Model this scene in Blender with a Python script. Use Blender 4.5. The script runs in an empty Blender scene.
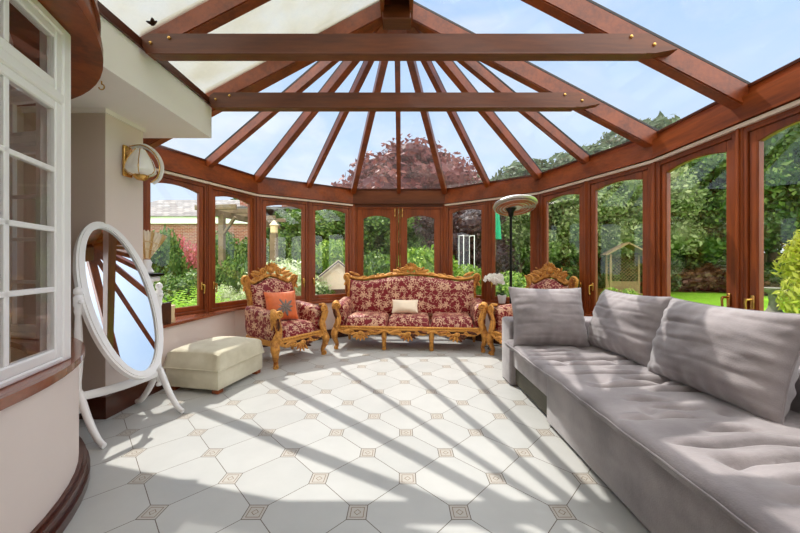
import bpy, bmesh, math, random
import numpy as np
from mathutils import Vector, Matrix, noise, Euler
R = math.radians; PI = math.pi
sc = bpy.context.scene; COL = sc.collection
V = Vector

# ------------------------------------------------------------------ materials
def lin(r, g, b):
    f = lambda c: (c/255/12.92 if c/255 <= .04045 else ((c/255+.055)/1.055)**2.4)
    return (f(r), f(g), f(b), 1)
class NT:
    def __init__(s, name):
        s.m = bpy.data.materials.new(name); s.m.use_nodes = True
        s.t = s.m.node_tree; s.t.nodes.clear()
        s.out = s.n('ShaderNodeOutputMaterial')
    def n(s, typ, **kw):
        nd = s.t.nodes.new(typ)
        for k, v in kw.items(): setattr(nd, k, v)
        return nd
    def l(s, a, b): s.t.links.new(a, b)
    def inp(s, sock, v):
        if hasattr(v, 'is_output') or isinstance(v, bpy.types.NodeSocket): s.l(v, sock)
        else: sock.default_value = v
    def math(s, op, a, b=0.0, c=0.0):
        nd = s.n('ShaderNodeMath', operation=op)
        s.inp(nd.inputs[0], a); s.inp(nd.inputs[1], b); s.inp(nd.inputs[2], c)
        return nd.outputs[0]
    def mix(s, f, a, b, blend='MIX'):
        nd = s.n('ShaderNodeMix', data_type='RGBA', blend_type=blend)
        s.inp(nd.inputs[0], f); s.inp(nd.inputs[6], a); s.inp(nd.inputs[7], b)
        return nd.outputs[2]
    def coord(s, which='Object', scale=(1, 1, 1), rot=(0, 0, 0)):
        tc = s.n('ShaderNodeTexCoord'); mp = s.n('ShaderNodeMapping')
        mp.inputs['Scale'].default_value = scale; mp.inputs['Rotation'].default_value = rot
        s.l(tc.outputs[which], mp.inputs[0]); return mp.outputs[0]
    def noise(s, vec, scale, detail=4, rough=.55, out=0):
        nd = s.n('ShaderNodeTexNoise'); s.l(vec, nd.inputs['Vector'])
        nd.inputs['Scale'].default_value = scale; nd.inputs['Detail'].default_value = detail
        nd.inputs['Roughness'].default_value = rough
        return nd.outputs[out]
    def ramp(s, f, stops):
        nd = s.n('ShaderNodeValToRGB'); e = nd.color_ramp.elements
        while len(e) < len(stops): e.new(.5)
        for el, (p, c) in zip(e, stops): el.position = p; el.color = c
        s.l(f, nd.inputs[0]); return nd.outputs[0]
    def bump(s, h, strength=.3, dist=.01):
        nd = s.n('ShaderNodeBump'); nd.inputs['Strength'].default_value = strength
        nd.inputs['Distance'].default_value = dist; s.l(h, nd.inputs['Height']); return nd.outputs[0]
    def bsdf(s, color, rough=.5, metal=0.0, spec=.5, normal=None, sheen=0.0, coat=0.0):
        b = s.n('ShaderNodeBsdfPrincipled')
        s.inp(b.inputs['Base Color'], color); s.inp(b.inputs['Roughness'], rough)
        b.inputs['Metallic'].default_value = metal; b.inputs['Specular IOR Level'].default_value = spec
        b.inputs['Sheen Weight'].default_value = sheen; b.inputs['Coat Weight'].default_value = coat
        if normal is not None: s.l(normal, b.inputs['Normal'])
        return b.outputs[0]
    def done(s, sh): s.l(sh, s.out.inputs[0]); return s.m

def simple(name, c, rough=.5, metal=0.0, var=.12, scale=6, bump=.0, bscale=60, sheen=0.0, spec=.5, coat=0.0):
    t = NT(name); v = t.coord()
    n = t.noise(v, scale)
    d = tuple(x*(1-var) for x in c[:3])+(1,); u = tuple(min(1, x*(1+var)) for x in c[:3])+(1,)
    col = t.ramp(n, [(.3, d), (.7, u)])
    nm = t.bump(t.noise(v, bscale, 3), bump, .01) if bump else None
    return t.done(t.bsdf(col, rough, metal, spec, nm, sheen, coat))

def wood(name, a, b, rough=.3, scale=1.0, stretch=(1, 1, 1), coat=.25):
    t = NT(name); v = t.coord(scale=stretch)
    n = t.noise(v, 4*scale, 3); n2 = t.noise(v, 30*scale, 5, .65)
    f = t.math('ADD', t.math('MULTIPLY', n, .6), t.math('MULTIPLY', n2, .4))
    col = t.ramp(f, [(.32, a), (.68, b)])
    return t.done(t.bsdf(col, rough, 0, .5, t.bump(n2, .08, .004), 0, coat))

M = {}
WA, WB = lin(92, 38, 8), lin(160, 77, 24)
M['wood'] = wood('mahogany', WA, WB, .4, 1, (1, 1, 1), .1)
M['wood_x'] = wood('mahogany_beam', lin(70, 32, 11), lin(124, 66, 27), .45, 1.6, (.12, 1, 1), .08)
M['wood_y'] = wood('mahogany_long', WA, WB, .4, 1.4, (1, .12, 1), .1)
M['wood_z'] = wood('mahogany_upright', WA, WB, .4, 1.4, (1, 1, .1), .1)
M['sill'] = wood('sill_wood', lin(110, 56, 34), lin(168, 98, 66), .22, 1.6, (.5, .5, 1), .5)
M['skirt'] = wood('dark_skirting', lin(48, 20, 10), lin(86, 40, 20), .3, 1.5, (.4, .4, 1), .3)
M['cream'] = simple('cream_plaster', lin(234, 219, 209), .75, var=.03, scale=2, bump=.06, bscale=25)
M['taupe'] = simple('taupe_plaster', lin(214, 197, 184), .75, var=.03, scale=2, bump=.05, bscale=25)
M['white_wall'] = simple('white_plaster', lin(246, 241, 238), .7, var=.02, scale=2)
M['white_paint'] = simple('white_gloss', lin(250, 249, 247), .28, var=.015, scale=3)
M['strip'] = simple('pale_rail', lin(232, 214, 196), .4, var=.03)
M['black'] = simple('black_metal', lin(26, 25, 24), .35, .6, var=.1)
M['seal'] = simple('rubber_seal', lin(30, 27, 26), .6, var=.1)
M['brass'] = simple('brass', lin(214, 170, 96), .25, 1.0, var=.1, scale=20)
M['steel'] = simple('steel', lin(214, 212, 208), .42, .7, var=.06, scale=15)
M['alu'] = simple('bar_cap', lin(120, 120, 122), .45, .6, var=.1)
M['heat'] = simple('heat_element', lin(196, 120, 88), .4, .3, var=.15, scale=30)
M['stone'] = simple('stone', lin(122, 120, 108), .9, var=.2, scale=9, bump=.3)
M['concrete_path'] = simple('patio_paving', lin(176, 168, 154), .9, var=.12, scale=3, bump=.2)
M['timber'] = simple('weathered_timber', lin(122, 104, 80), .85, var=.2, scale=8, bump=.3)
M['trellis'] = simple('trellis_timber', lin(130, 110, 72), .8, var=.15, scale=8)
M['bark'] = simple('bark', lin(84, 66, 50), .95, var=.3, scale=14, bump=.6, bscale=30)
M['offwhite_boards'] = simple('pale_boards', lin(228, 214, 190), .75, var=.05)
M['felt'] = simple('roof_felt', lin(92, 88, 88), .9, var=.15, scale=12)
M['green_cloth'] = simple('green_cloth', lin(24, 160, 112), .8, var=.15, scale=6)
M['orange'] = simple('orange_satin', lin(214, 104, 44), .45, var=.14, scale=9, bump=.15, sheen=.3)
M['greyfelt'] = simple('grey_applique', lin(122, 108, 98), .8, var=.2, scale=40)
M['creamsatin'] = simple('cream_satin', lin(238, 222, 194), .5, var=.05, scale=6, bump=.1)
M['wax'] = simple('cream_wax', lin(232, 208, 160), .5, var=.06)
M['darkwood'] = wood('dark_box', lin(48, 26, 16), lin(96, 54, 30), .35, 2)
M['petal'] = simple('white_petal', lin(248, 246, 240), .6, var=.03)
M['curtain'] = simple('curtain_cloth', lin(176, 166, 150), .9, var=.08, scale=5)
M['pink'] = simple('pink_petal', lin(226, 92, 112), .7, var=.2, scale=12)
M['terracotta'] = simple('terracotta', lin(150, 92, 66), .85, var=.15)
M['fanshade'] = None
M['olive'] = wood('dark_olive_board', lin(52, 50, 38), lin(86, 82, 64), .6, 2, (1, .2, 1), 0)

def glass(name, dirt=0.0, dirtcol=lin(200, 200, 196), tint=(1, 1, 1, 1), refl=1.0):
    t = NT(name); v = t.coord()
    tr = t.n('ShaderNodeBsdfTransparent'); tr.inputs[0].default_value = tint
    gl = t.n('ShaderNodeBsdfGlossy'); gl.inputs['Roughness'].default_value = .01
    lw = t.n('ShaderNodeLayerWeight'); lw.inputs[0].default_value = .5
    fr = t.math('ADD', .035, t.math('MULTIPLY', t.math('POWER', lw.outputs['Facing'], 5.0), .96))
    mx = t.n('ShaderNodeMixShader'); t.l(t.math('MULTIPLY', fr, refl), mx.inputs[0])
    t.l(tr.outputs[0], mx.inputs[1]); t.l(gl.outputs[0], mx.inputs[2])
    sh = mx.outputs[0]
    if dirt:
        df = t.n('ShaderNodeBsdfDiffuse'); df.inputs[0].default_value = dirtcol
        tl = t.n('ShaderNodeBsdfTranslucent'); tl.inputs[0].default_value = dirtcol
        m1 = t.n('ShaderNodeMixShader'); m1.inputs[0].default_value = .65
        t.l(df.outputs[0], m1.inputs[1]); t.l(tl.outputs[0], m1.inputs[2])
        n = t.noise(v, 2.2, 5, .6)
        f = t.math('MULTIPLY', t.ramp(n, [(.3, (.45,)*3+(1,)), (.75, (1,)*4)]), dirt)
        m2 = t.n('ShaderNodeMixShader'); t.l(f, m2.inputs[0]); t.l(sh, m2.inputs[1]); t.l(m1.outputs[0], m2.inputs[2])
        sh = m2.outputs[0]
    return t.done(sh)
M['glass'] = glass('window_glass', refl=1.1)
M['roofglass'] = glass('roof_glass', .03, refl=.8)
M['dustyglass'] = glass('weathered_roof_glass', .85, lin(186, 182, 166), refl=.8)
M['opal'] = simple('opal_glass', lin(252, 250, 244), .2, var=.02, coat=.3)
M['frosted'] = glass('etched_glass', .95, lin(246, 242, 234))

def mirror_mat():
    t = NT('mirror_silver')
    return t.done(t.bsdf((.93, .93, .93, 1), .01, 1.0))
M['mirror'] = mirror_mat()

def tile_mat():
    t = NT('octagon_floor_tiles')
    P = .495; T = P/math.sqrt(2)
    tc = t.n('ShaderNodeTexCoord'); sp = t.n('ShaderNodeSeparateXYZ'); t.l(tc.outputs['Object'], sp.inputs[0])
    x = t.math('SUBTRACT', sp.outputs[0], .284); y = t.math('SUBTRACT', sp.outputs[1], 1.572)
    k = 1/(math.sqrt(2)*T)
    a = t.math('MULTIPLY', t.math('ADD', x, y), k); b = t.math('MULTIPLY', t.math('SUBTRACT', y, x), k)
    ra = t.math('ROUND', a); rb = t.math('ROUND', b)
    da = t.math('SUBTRACT', a, ra); db = t.math('SUBTRACT', b, rb)
    q = T/math.sqrt(2)
    dx = t.math('ABSOLUTE', t.math('MULTIPLY', t.math('SUBTRACT', da, db), q))
    dy = t.math('ABSOLUTE', t.math('MULTIPLY', t.math('ADD', da, db), q))
    mxd = t.math('MAXIMUM', dx, dy); sm = t.math('ADD', dx, dy)
    line = t.math('LESS_THAN', t.math('MULTIPLY', t.math('MINIMUM', t.math('ABSOLUTE', da), t.math('ABSOLUTE', db)), T), .0019)
    S = .046
    dot = t.math('LESS_THAN', mxd, S)
    edge = t.math('COMPARE', mxd, S, .0022)
    ring = t.math('COMPARE', mxd, S*.68, .0018)
    dia = t.math('COMPARE', sm, S*.36, .0022)
    marks = t.math('MAXIMUM', ring, dia)
    v = tc.outputs['Object']
    n = t.noise(v, 3.2, 6, .6); n2 = t.noise(v, 14, 4)
    cid = t.n('ShaderNodeCombineXYZ'); t.l(t.math('FLOOR', a), cid.inputs[0]); t.l(t.math('FLOOR', b), cid.inputs[1])
    wn = t.n('ShaderNodeTexWhiteNoise', noise_dimensions='2D'); t.l(cid.outputs[0], wn.inputs['Vector'])
    f = t.math('ADD', t.math('MULTIPLY', n, .7), t.math('MULTIPLY', wn.outputs[0], .3))
    base = t.ramp(f, [(.25, lin(176, 177, 173)), (.75, lin(191, 191, 186))])
    grout = lin(92, 80, 66)
    col = t.mix(t.math('MULTIPLY', line, t.math('SUBTRACT', 1.0, dot)), base, grout)
    col = t.mix(dot, col, t.mix(n2, lin(172, 167, 157), lin(186, 181, 171)))
    col = t.mix(t.math('MULTIPLY', marks, dot), col, lin(120, 100, 80))
    col = t.mix(edge, col, grout)
    h = t.math('SUBTRACT', 1.0, t.math('MAXIMUM', line, edge))
    return t.done(t.bsdf(col, t.math('ADD', .26, t.math('MULTIPLY', n2, .2)), 0, .45, t.bump(h, .25, .003)))
M['tile'] = tile_mat()

def damask_mat():
    t = NT('crimson_damask')
    uv = t.n('ShaderNodeTexCoord').outputs['UV']
    vo = t.n('ShaderNodeTexVoronoi', voronoi_dimensions='2D'); vo.inputs['Scale'].default_value = 7.5; vo.inputs['Randomness'].default_value = .55
    t.l(uv, vo.inputs['Vector'])
    sub = t.n('ShaderNodeVectorMath', operation='SUBTRACT'); t.l(uv, sub.inputs[0])
    t.l(vo.outputs['Position'], sub.inputs[1])
    sp = t.n('ShaderNodeSeparateXYZ'); t.l(sub.outputs[0], sp.inputs[0])
    ang = t.math('ARCTAN2', sp.outputs[1], sp.outputs[0])
    sc_ = t.n('ShaderNodeSeparateColor'); t.l(vo.outputs['Color'], sc_.inputs[0])
    an = t.math('ADD', ang, t.math('MULTIPLY', sc_.outputs[0], 6.28))
    d = vo.outputs['Distance']
    pet = t.math('MULTIPLY', t.math('ADD', .55, t.math('MULTIPLY', sc_.outputs[1], .7)), t.math('ADD', .27, t.math('MULTIPLY', t.math('COSINE', t.math('MULTIPLY', an, 6.0)), .13)))
    fl = t.math('LESS_THAN', d, pet)
    inner = t.math('LESS_THAN', t.math('ABSOLUTE', t.math('SUBTRACT', d, t.math('MULTIPLY', pet, .55))), .022)
    n = t.noise(uv, 11, 2, .5)
    vine = t.math('LESS_THAN', t.math('ABSOLUTE', t.math('SUBTRACT', n, .5)), .022)
    n2 = t.noise(uv, 24, 1, .5)
    lf = t.math('GREATER_THAN', n2, .67)
    pat = t.math('MAXIMUM', t.math('MULTIPLY', t.math('MAXIMUM', vine, lf), .75), t.math('SUBTRACT', fl, t.math('MULTIPLY', inner, .6)))
    red = t.mix(t.noise(uv, 60, 3), lin(100, 4, 16), lin(138, 12, 26))
    cr = t.mix(t.noise(uv, 80, 3), lin(200, 150, 118), lin(228, 194, 160))
    col = t.mix(pat, red, cr)
    return t.done(t.bsdf(col, .5, 0, .4, t.bump(pat, .35, .003), .04))
M['damask'] = damask_mat()

def gold_mat():
    t = NT('carved_gilding'); v = t.coord()
    n = t.noise(v, 20, 6, .75); n2 = t.noise(v, 90, 3)
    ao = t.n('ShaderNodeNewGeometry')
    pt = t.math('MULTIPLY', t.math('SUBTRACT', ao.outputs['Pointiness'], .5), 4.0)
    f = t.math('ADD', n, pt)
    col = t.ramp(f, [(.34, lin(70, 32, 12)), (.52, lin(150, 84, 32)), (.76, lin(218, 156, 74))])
    return t.done(t.bsdf(col, .38, .35, .5, t.bump(t.math('ADD', n, n2), .8, .01)))
M['gold'] = gold_mat()

def velvet(name, a, b, sheen=.5):
    t = NT(name); v = t.coord()
    n = t.noise(v, 5, 5, .62); n2 = t.noise(v, 160, 2)
    s = t.coord(scale=(1, 1.6, 1.6)); n3 = t.noise(s, 3.2, 5)
    f = t.math('ADD', t.math('MULTIPLY', n, .6), t.math('MULTIPLY', n3, .4))
    col = t.ramp(f, [(.34, a), (.66, b)])
    return t.done(t.bsdf(col, .8, 0, .25, t.bump(t.math('ADD', t.math('MULTIPLY', n3, .8), t.math('MULTIPLY', n2, .25)), .35, .012), sheen))
M['grey'] = velvet('grey_velvet', lin(122, 115, 116), lin(160, 152, 152))
M['ottoman'] = velvet('sage_chenille', lin(196, 188, 160), lin(222, 216, 192), .2)

def brick_mat():
    t = NT('garden_brick'); b = t.n('ShaderNodeTexBrick'); t.l(t.coord(rot=(PI/2, 0, 0)), b.inputs[0])
    b.inputs['Color1'].default_value = lin(150, 84, 66); b.inputs['Color2'].default_value = lin(122, 66, 54)
    b.inputs['Mortar'].default_value = lin(170, 150, 136); b.inputs['Scale'].default_value = 1
    b.inputs['Brick Width'].default_value = .23; b.inputs['Row Height'].default_value = .075; b.inputs['Mortar Size'].default_value = .008
    return t.done(t.bsdf(b.outputs[0], .9))
M['brick'] = brick_mat()
def slate_mat():
    t = NT('grey_slates'); b = t.n('ShaderNodeTexBrick'); t.l(t.coord(), b.inputs[0])
    b.inputs['Color1'].default_value = lin(150, 146, 142); b.inputs['Color2'].default_value = lin(112, 108, 106)
    b.inputs['Mortar'].default_value = lin(70, 66, 66); b.inputs['Scale'].default_value = 1
    b.inputs['Brick Width'].default_value = .35; b.inputs['Row Height'].default_value = .25; b.inputs['Mortar Size'].default_value = .015
    return t.done(t.bsdf(b.outputs[0], .8))
M['slate'] = slate_mat()
def fan_mat():
    t = NT('ribbed_shell_shade'); tc = t.n('ShaderNodeTexCoord'); sp = t.n('ShaderNodeSeparateXYZ'); t.l(tc.outputs['Object'], sp.inputs[0])
    ang = t.math('ARCTAN2', sp.outputs[0], t.math('ADD', sp.outputs[2], .02))
    w = t.math('SINE', t.math('MULTIPLY', ang, 30.0))
    col = t.ramp(t.math('ADD', t.math('MULTIPLY', w, .5), .5), [(.05, lin(222, 190, 128)), (.45, lin(253, 245, 224))])
    tl = t.n('ShaderNodeBsdfTranslucent'); t.l(col, tl.inputs[0]); mx_ = t.n('ShaderNodeMixShader'); mx_.inputs[0].default_value = .5
    t.l(t.bsdf(col, .45), mx_.inputs[1]); t.l(tl.outputs[0], mx_.inputs[2])
    return t.done(mx_.outputs[0])
M['fanshade'] = fan_mat()

def leafmat(name, cols, transl=.35):
    t = NT(name); g = t.n('ShaderNodeNewGeometry')
    st = [(i/(len(cols)-1), c) for i, c in enumerate(cols)]
    n = t.noise(t.coord(), 1.3, 3)
    f = t.math('ADD', t.math('MULTIPLY', g.outputs['Random Per Island'], .65), t.math('MULTIPLY', n, .35))
    c = t.ramp(f, st)
    p = t.bsdf(c, .5, 0, .35)
    tl = t.n('ShaderNodeBsdfTranslucent'); t.l(c, tl.inputs[0])
    m = t.n('ShaderNodeMixShader'); m.inputs[0].default_value = transl
    t.l(p, m.inputs[1]); t.l(tl.outputs[0], m.inputs[2])
    return t.done(m.outputs[0])
L = {
 'dark': leafmat('leaf_dark', [lin(26, 46, 20), lin(58, 86, 36), lin(118, 142, 72)]),
 'mid': leafmat('leaf_mid', [lin(34, 62, 24), lin(80, 116, 44), lin(156, 178, 92)]),
 'bright': leafmat('leaf_bright', [lin(54, 92, 26), lin(112, 152, 46), lin(186, 206, 96)]),
 'pale': leafmat('leaf_pale', [lin(60, 82, 42), lin(118, 138, 80), lin(188, 196, 144)]),
 'yellow': leafmat('leaf_yellow', [lin(130, 144, 36), lin(178, 182, 58), lin(214, 210, 104)]),
 'purple': leafmat('leaf_purple', [lin(74, 36, 40), lin(112, 58, 58), lin(152, 96, 86)]),
 'plum': leafmat('leaf_plum', [lin(40, 30, 30), lin(70, 46, 44), lin(92, 70, 58)]),
 'conifer': leafmat('leaf_conifer', [lin(54, 74, 50), lin(86, 106, 76), lin(120, 136, 104)]),
 'pinkflower': leafmat('leaf_pink', [lin(90, 120, 50), lin(206, 96, 112), lin(236, 160, 164)], .25),
 'fern': leafmat('leaf_fern', [lin(116, 160, 40), lin(152, 196, 62), lin(190, 222, 100)], .4),
 'brown': leafmat('leaf_brown', [lin(70, 48, 34), lin(104, 72, 50), lin(120, 110, 60)]),
 'whiteflower': leafmat('leaf_whiteflower', [lin(110, 140, 60), lin(190, 204, 150), lin(240, 240, 226)], .25),
}
def lawn_mat():
    t = NT('lawn'); v = t.coord(); n = t.noise(v, .8, 4); n2 = t.noise(v, 40, 4, .7)
    f = t.math('ADD', t.math('MULTIPLY', n, .5), t.math('MULTIPLY', n2, .5))
    col = t.ramp(f, [(.3, lin(96, 150, 24)), (.7, lin(140, 190, 44))])
    return t.done(t.bsdf(col, .9, 0, .2, t.bump(n2, .5, .03)))
M['lawn'] = lawn_mat()

# ------------------------------------------------------------------ mesh builder
class MB:
    def __init__(s): s.v = []; s.f = []
    def add(s, vs, fs, mat=None):
        o = len(s.v)
        s.v += [tuple(mat @ V(p)) if mat is not None else tuple(p) for p in vs]
        s.f += [tuple(i+o for i in f) for f in fs]
        return s
    def grid(s, fn, nu, nv, cu=False, cv=False):
        mu = nu if cu else nu+1; mv = nv if cv else nv+1
        vs = [fn(i/nu, j/nv) for i in range(mu) for j in range(mv)]
        fs = []
        for i in range(nu):
            for j in range(nv):
                a, b = i, (i+1) % mu; c, d = j, (j+1) % mv
                fs.append((a*mv+c, b*mv+c, b*mv+d, a*mv+d))
        return s.add(vs, fs)
    def box(s, c, d, rz=0, bevel=0, seg=2, mat=None):
        bm = bmesh.new(); bmesh.ops.create_cube(bm, size=1)
        for v in bm.verts: v.co = V((v.co.x*d[0], v.co.y*d[1], v.co.z*d[2]))
        if bevel: bmesh.ops.bevel(bm, geom=bm.edges[:], offset=min(bevel, min(d)*.49), segments=seg, affect='EDGES', profile=.5)
        m = Matrix.Translation(c) @ Matrix.Rotation(rz, 4, 'Z')
        if mat is not None: m = Matrix.Translation(c) @ mat
        bm.verts.index_update()
        s.add([v.co for v in bm.verts], [[v.index for v in f.verts] for f in bm.faces], m)
        bm.free(); return s
    def prism(s, poly, z0, z1):
        n = len(poly)
        ar = sum(poly[i][0]*poly[(i+1) % n][1]-poly[(i+1) % n][0]*poly[i][1] for i in range(n))
        if ar < 0: poly = poly[::-1]
        vs = [(p[0], p[1], z0) for p in poly]+[(p[0], p[1], z1) for p in poly]
        fs = [tuple(range(n-1, -1, -1)), tuple(range(n, 2*n))]+[(i, (i+1) % n, n+(i+1) % n, n+i) for i in range(n)]
        return s.add(vs, fs)
    def beam(s, a, b, w, h, up=V((0, 0, 1)), drop=True):
        """box from a to b; its top runs along a-b when drop, section w x h, sides vertical"""
        a, b = V(a), V(b); d = (b-a).normalized(); x = d.cross(up).normalized(); y = x.cross(d).normalized()
        o0, o1 = (-h, 0) if drop else (-h/2, h/2)
        vs = [p+x*sx*w/2+y*o for p in (a, b) for sx, o in ((-1, o0), (1, o0), (1, o1), (-1, o1))]
        return s.add(vs, [(3, 2, 1, 0), (4, 5, 6, 7), (0, 1, 5, 4), (1, 2, 6, 5), (2, 3, 7, 6), (3, 0, 4, 7)])
    def tube(s, pts, r, n=8, caps=True, flat=(1, 1)):
        pts = [V(p) for p in pts]; m = len(pts)
        rs = r if isinstance(r, (list, tuple)) else [r]*m
        t0 = (pts[1]-pts[0]).normalized(); ref = V((0, 0, 1)) if abs(t0.z) < .9 else V((1, 0, 0))
        x = t0.cross(ref).normalized(); vs = []
        for i, p in enumerate(pts):
            t = (pts[min(i+1, m-1)]-pts[max(i-1, 0)]).normalized()
            x = (x-t*x.dot(t)).normalized(); y = t.cross(x)
            for k in range(n):
                a = 2*PI*k/n
                vs.append(p+(x*math.cos(a)*flat[0]+y*math.sin(a)*flat[1])*rs[i])
        fs = [(i*n+k, i*n+(k+1) % n, (i+1)*n+(k+1) % n, (i+1)*n+k) for i in range(m-1) for k in range(n)]
        if caps: fs += [tuple(range(n-1, -1, -1)), tuple(range((m-1)*n, m*n))]
        return s.add(vs, fs)
    def lathe(s, prof, n=20, c=(0, 0, 0), mat=None):
        m = len(prof); vs = [(r*math.cos(2*PI*k/n), r*math.sin(2*PI*k/n), z) for r, z in prof for k in range(n)]
        fs = [(i*n+k, i*n+(k+1) % n, (i+1)*n+(k+1) % n, (i+1)*n+k) for i in range(m-1) for k in range(n)]
        fs += [tuple(range(n-1, -1, -1)), tuple(range((m-1)*n, m*n))]
        mm = Matrix.Translation(c)
        if mat is not None: mm = mm @ mat
        return s.add(vs, fs, mm)
    def ell(s, c, r, n=12, m=8, mat=None):
        vs = [(0, 0, -r[2])]; fs = []
        for i in range(1, m):
            a = -PI/2+PI*i/m
            for k in range(n):
                b = 2*PI*k/n; vs.append((r[0]*math.cos(a)*math.cos(b), r[1]*math.cos(a)*math.sin(b), r[2]*math.sin(a)))
        vs.append((0, 0, r[2])); T = len(vs)-1
        for k in range(n):
            fs.append((0, 1+(k+1) % n, 1+k)); fs.append((T, 1+(m-2)*n+k, 1+(m-2)*n+(k+1) % n))
            for i in range(m-2): fs.append((1+i*n+k, 1+i*n+(k+1) % n, 1+(i+1)*n+(k+1) % n, 1+(i+1)*n+k))
        mm = Matrix.Translation(c)
        if mat is not None: mm = mm @ mat
        return s.add(vs, fs, mm)
    def leaf(s, base, tip, nrm, w, curl=.3, th=.008):
        """carved acanthus leaf: ridged lens with lobed edge, tip curling towards nrm"""
        base, tip, nrm = V(base), V(tip), V(nrm).normalized(); d = tip-base; Ln = d.length; d.normalize()
        sd = d.cross(nrm).normalized(); nn = sd.cross(d).normalized()
        nu = 8
        def pt(u, v, off):
            wid = w*.5*math.sin(PI*min(1, u*.93+.07))**.7*(1-.28*abs(math.sin(u*PI*3.5)))
            vv = v*2-1
            return base+d*Ln*u+sd*wid*vv+nn*(curl*Ln*u**3+off*(1-vv*vv)+.25*w*.3*(1-abs(vv))*(1-u))
        s.grid(lambda u, v: pt(u, v, th), nu, 4)
        s.grid(lambda u, v: pt(u, 1-v, -th), nu, 4)
        return s
    def scroll(s, c, ax, ay, r0, turns=1.4, rad=.014, r1=.15, start=0, n=8):
        c, ax, ay = V(c), V(ax).normalized(), V(ay).normalized(); pts = []; rs = []
        N = int(22*turns)
        for i in range(N+1):
            t = i/N; a = start+t*turns*2*PI; rr = r0*((1-t)+r1*t)
            pts.append(c+(ax*math.cos(a)+ay*math.sin(a))*rr); rs.append(rad*(1-.45*t))
        s.tube(pts, rs, n); s.ell(pts[-1], (rad*1.1,)*3, 8, 6)
        return s
    def build(s, name, mat, parent=None, smooth=40, loc=None, rotz=None):
        me = bpy.data.meshes.new(name); me.from_pydata(s.v, [], s.f); me.update()
        bm = bmesh.new(); bm.from_mesh(me); bmesh.ops.recalc_face_normals(bm, faces=bm.faces[:]); bm.to_mesh(me); bm.free()
        me.materials.append(M[mat] if isinstance(mat, str) else mat)
        if smooth:
            me.polygons.foreach_set('use_smooth', [True]*len(me.polygons)); me.set_sharp_from_angle(angle=R(smooth))
        uv = me.uv_layers.new(name='UVMap').data
        for p in me.polygons:
            nx, ny, nz = map(abs, p.normal)
            for li in p.loop_indices:
                co = me.vertices[me.loops[li].vertex_index].co
                uv[li].uv = (co.x, co.z) if ny >= nx and ny >= nz*.8 else ((co.y, co.z) if nx >= nz*.8 else (co.x, co.y))
        o = bpy.data.objects.new(name, me); COL.objects.link(o)
        if parent is not None: o.parent = parent
        if loc is not None: o.location = loc
        if rotz is not None: o.rotation_euler = (0, 0, rotz)
        return o

def tag(o, label=None, cat=None, group=None, kind=None):
    if label: o['label'] = label
    if cat: o['category'] = cat
    if group: o['group'] = group
    if kind: o['kind'] = kind
    return o
def thing(name, label, cat, loc=(0, 0, 0), rz=0, group=None):
    o = bpy.data.objects.new(name, None); COL.objects.link(o); o.location = loc; o.rotation_euler = (0, 0, rz)
    o.empty_display_size = .1
    return tag(o, label, cat, group)
def struct(o): o['kind'] = 'structure'; return o
def orient(o, loc, xd, yd):
    x = V(xd).normalized(); y = V(yd); y = (y-x*x.dot(y)).normalized(); z = x.cross(y)
    o.matrix_world = Matrix.Translation(loc) @ Matrix((x, y, z)).transposed().to_4x4()
    return o
def lerp(a, b, t): return V(a)*(1-t)+V(b)*t
def smoothpath(pts, sub=6):
    pts = [V(p) for p in pts]; out = []
    for i in range(len(pts)-1):
        p0 = pts[max(i-1, 0)]; p1 = pts[i]; p2 = pts[i+1]; p3 = pts[min(i+2, len(pts)-1)]
        for k in range(sub):
            t = k/sub
            out.append(.5*((2*p1)+(p2-p0)*t+(2*p0-5*p1+4*p2-p3)*t*t+(3*p1-p0-3*p2+p3)*t**3))
    out.append(pts[-1]); return out
def interp(vals, n):
    out = []
    for i in range(n):
        t = i/(n-1)*(len(vals)-1); k = min(int(t), len(vals)-2); f = t-k
        out.append(vals[k]*(1-f)+vals[k+1]*f)
    return out

# ------------------------------------------------------------------ the room's plan
PL = [V((-2.66, 3.30)), V((-2.085, 4.724)), V((-.818, 5.528)), V((.745, 5.528)), V((1.947, 4.597)), V((2.458, 3.16)), V((2.47, -1.0))]
def offset_pl(d):
    """inner outline moved outwards by d, corners mitred"""
    out = []
    nrm = []
    for i in range(len(PL)-1):
        e = (PL[i+1]-PL[i]).normalized(); nrm.append(V((-e.y, e.x)))
    for i, p in enumerate(PL):
        if i == 0: out.append(p+nrm[0]*d)
        elif i == len(PL)-1: out.append(p+nrm[-1]*d)
        else:
            n0, n1 = nrm[i-1], nrm[i]; out.append(p+(n0+n1)*d/(1+n0.dot(n1)))
    return out
def ring_seg(i, d0, d1):
    a, b = offset_pl(d0), offset_pl(d1)
    return [a[i], a[i+1], b[i+1], b[i]]
CAMZ = 1.2
# floor
fl = MB()
fl.prism([(-3.6, -1.2), (-3.6, 3.4)]+[tuple(p) for p in offset_pl(.12)]+[(2.59, -1.2)], -.12, 0)
struct(fl.build('floor', 'tile', smooth=0))

trim_n = [0]
def trim(mb, mat, smooth=0):
    trim_n[0] += 1
    return struct(mb.build('trim_%d' % trim_n[0], mat, smooth=smooth))
SEGW = {0: 'wood_y', 1: 'wood', 2: 'wood_x', 3: 'wood', 4: 'wood_y', 5: 'wood_y'}
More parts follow.
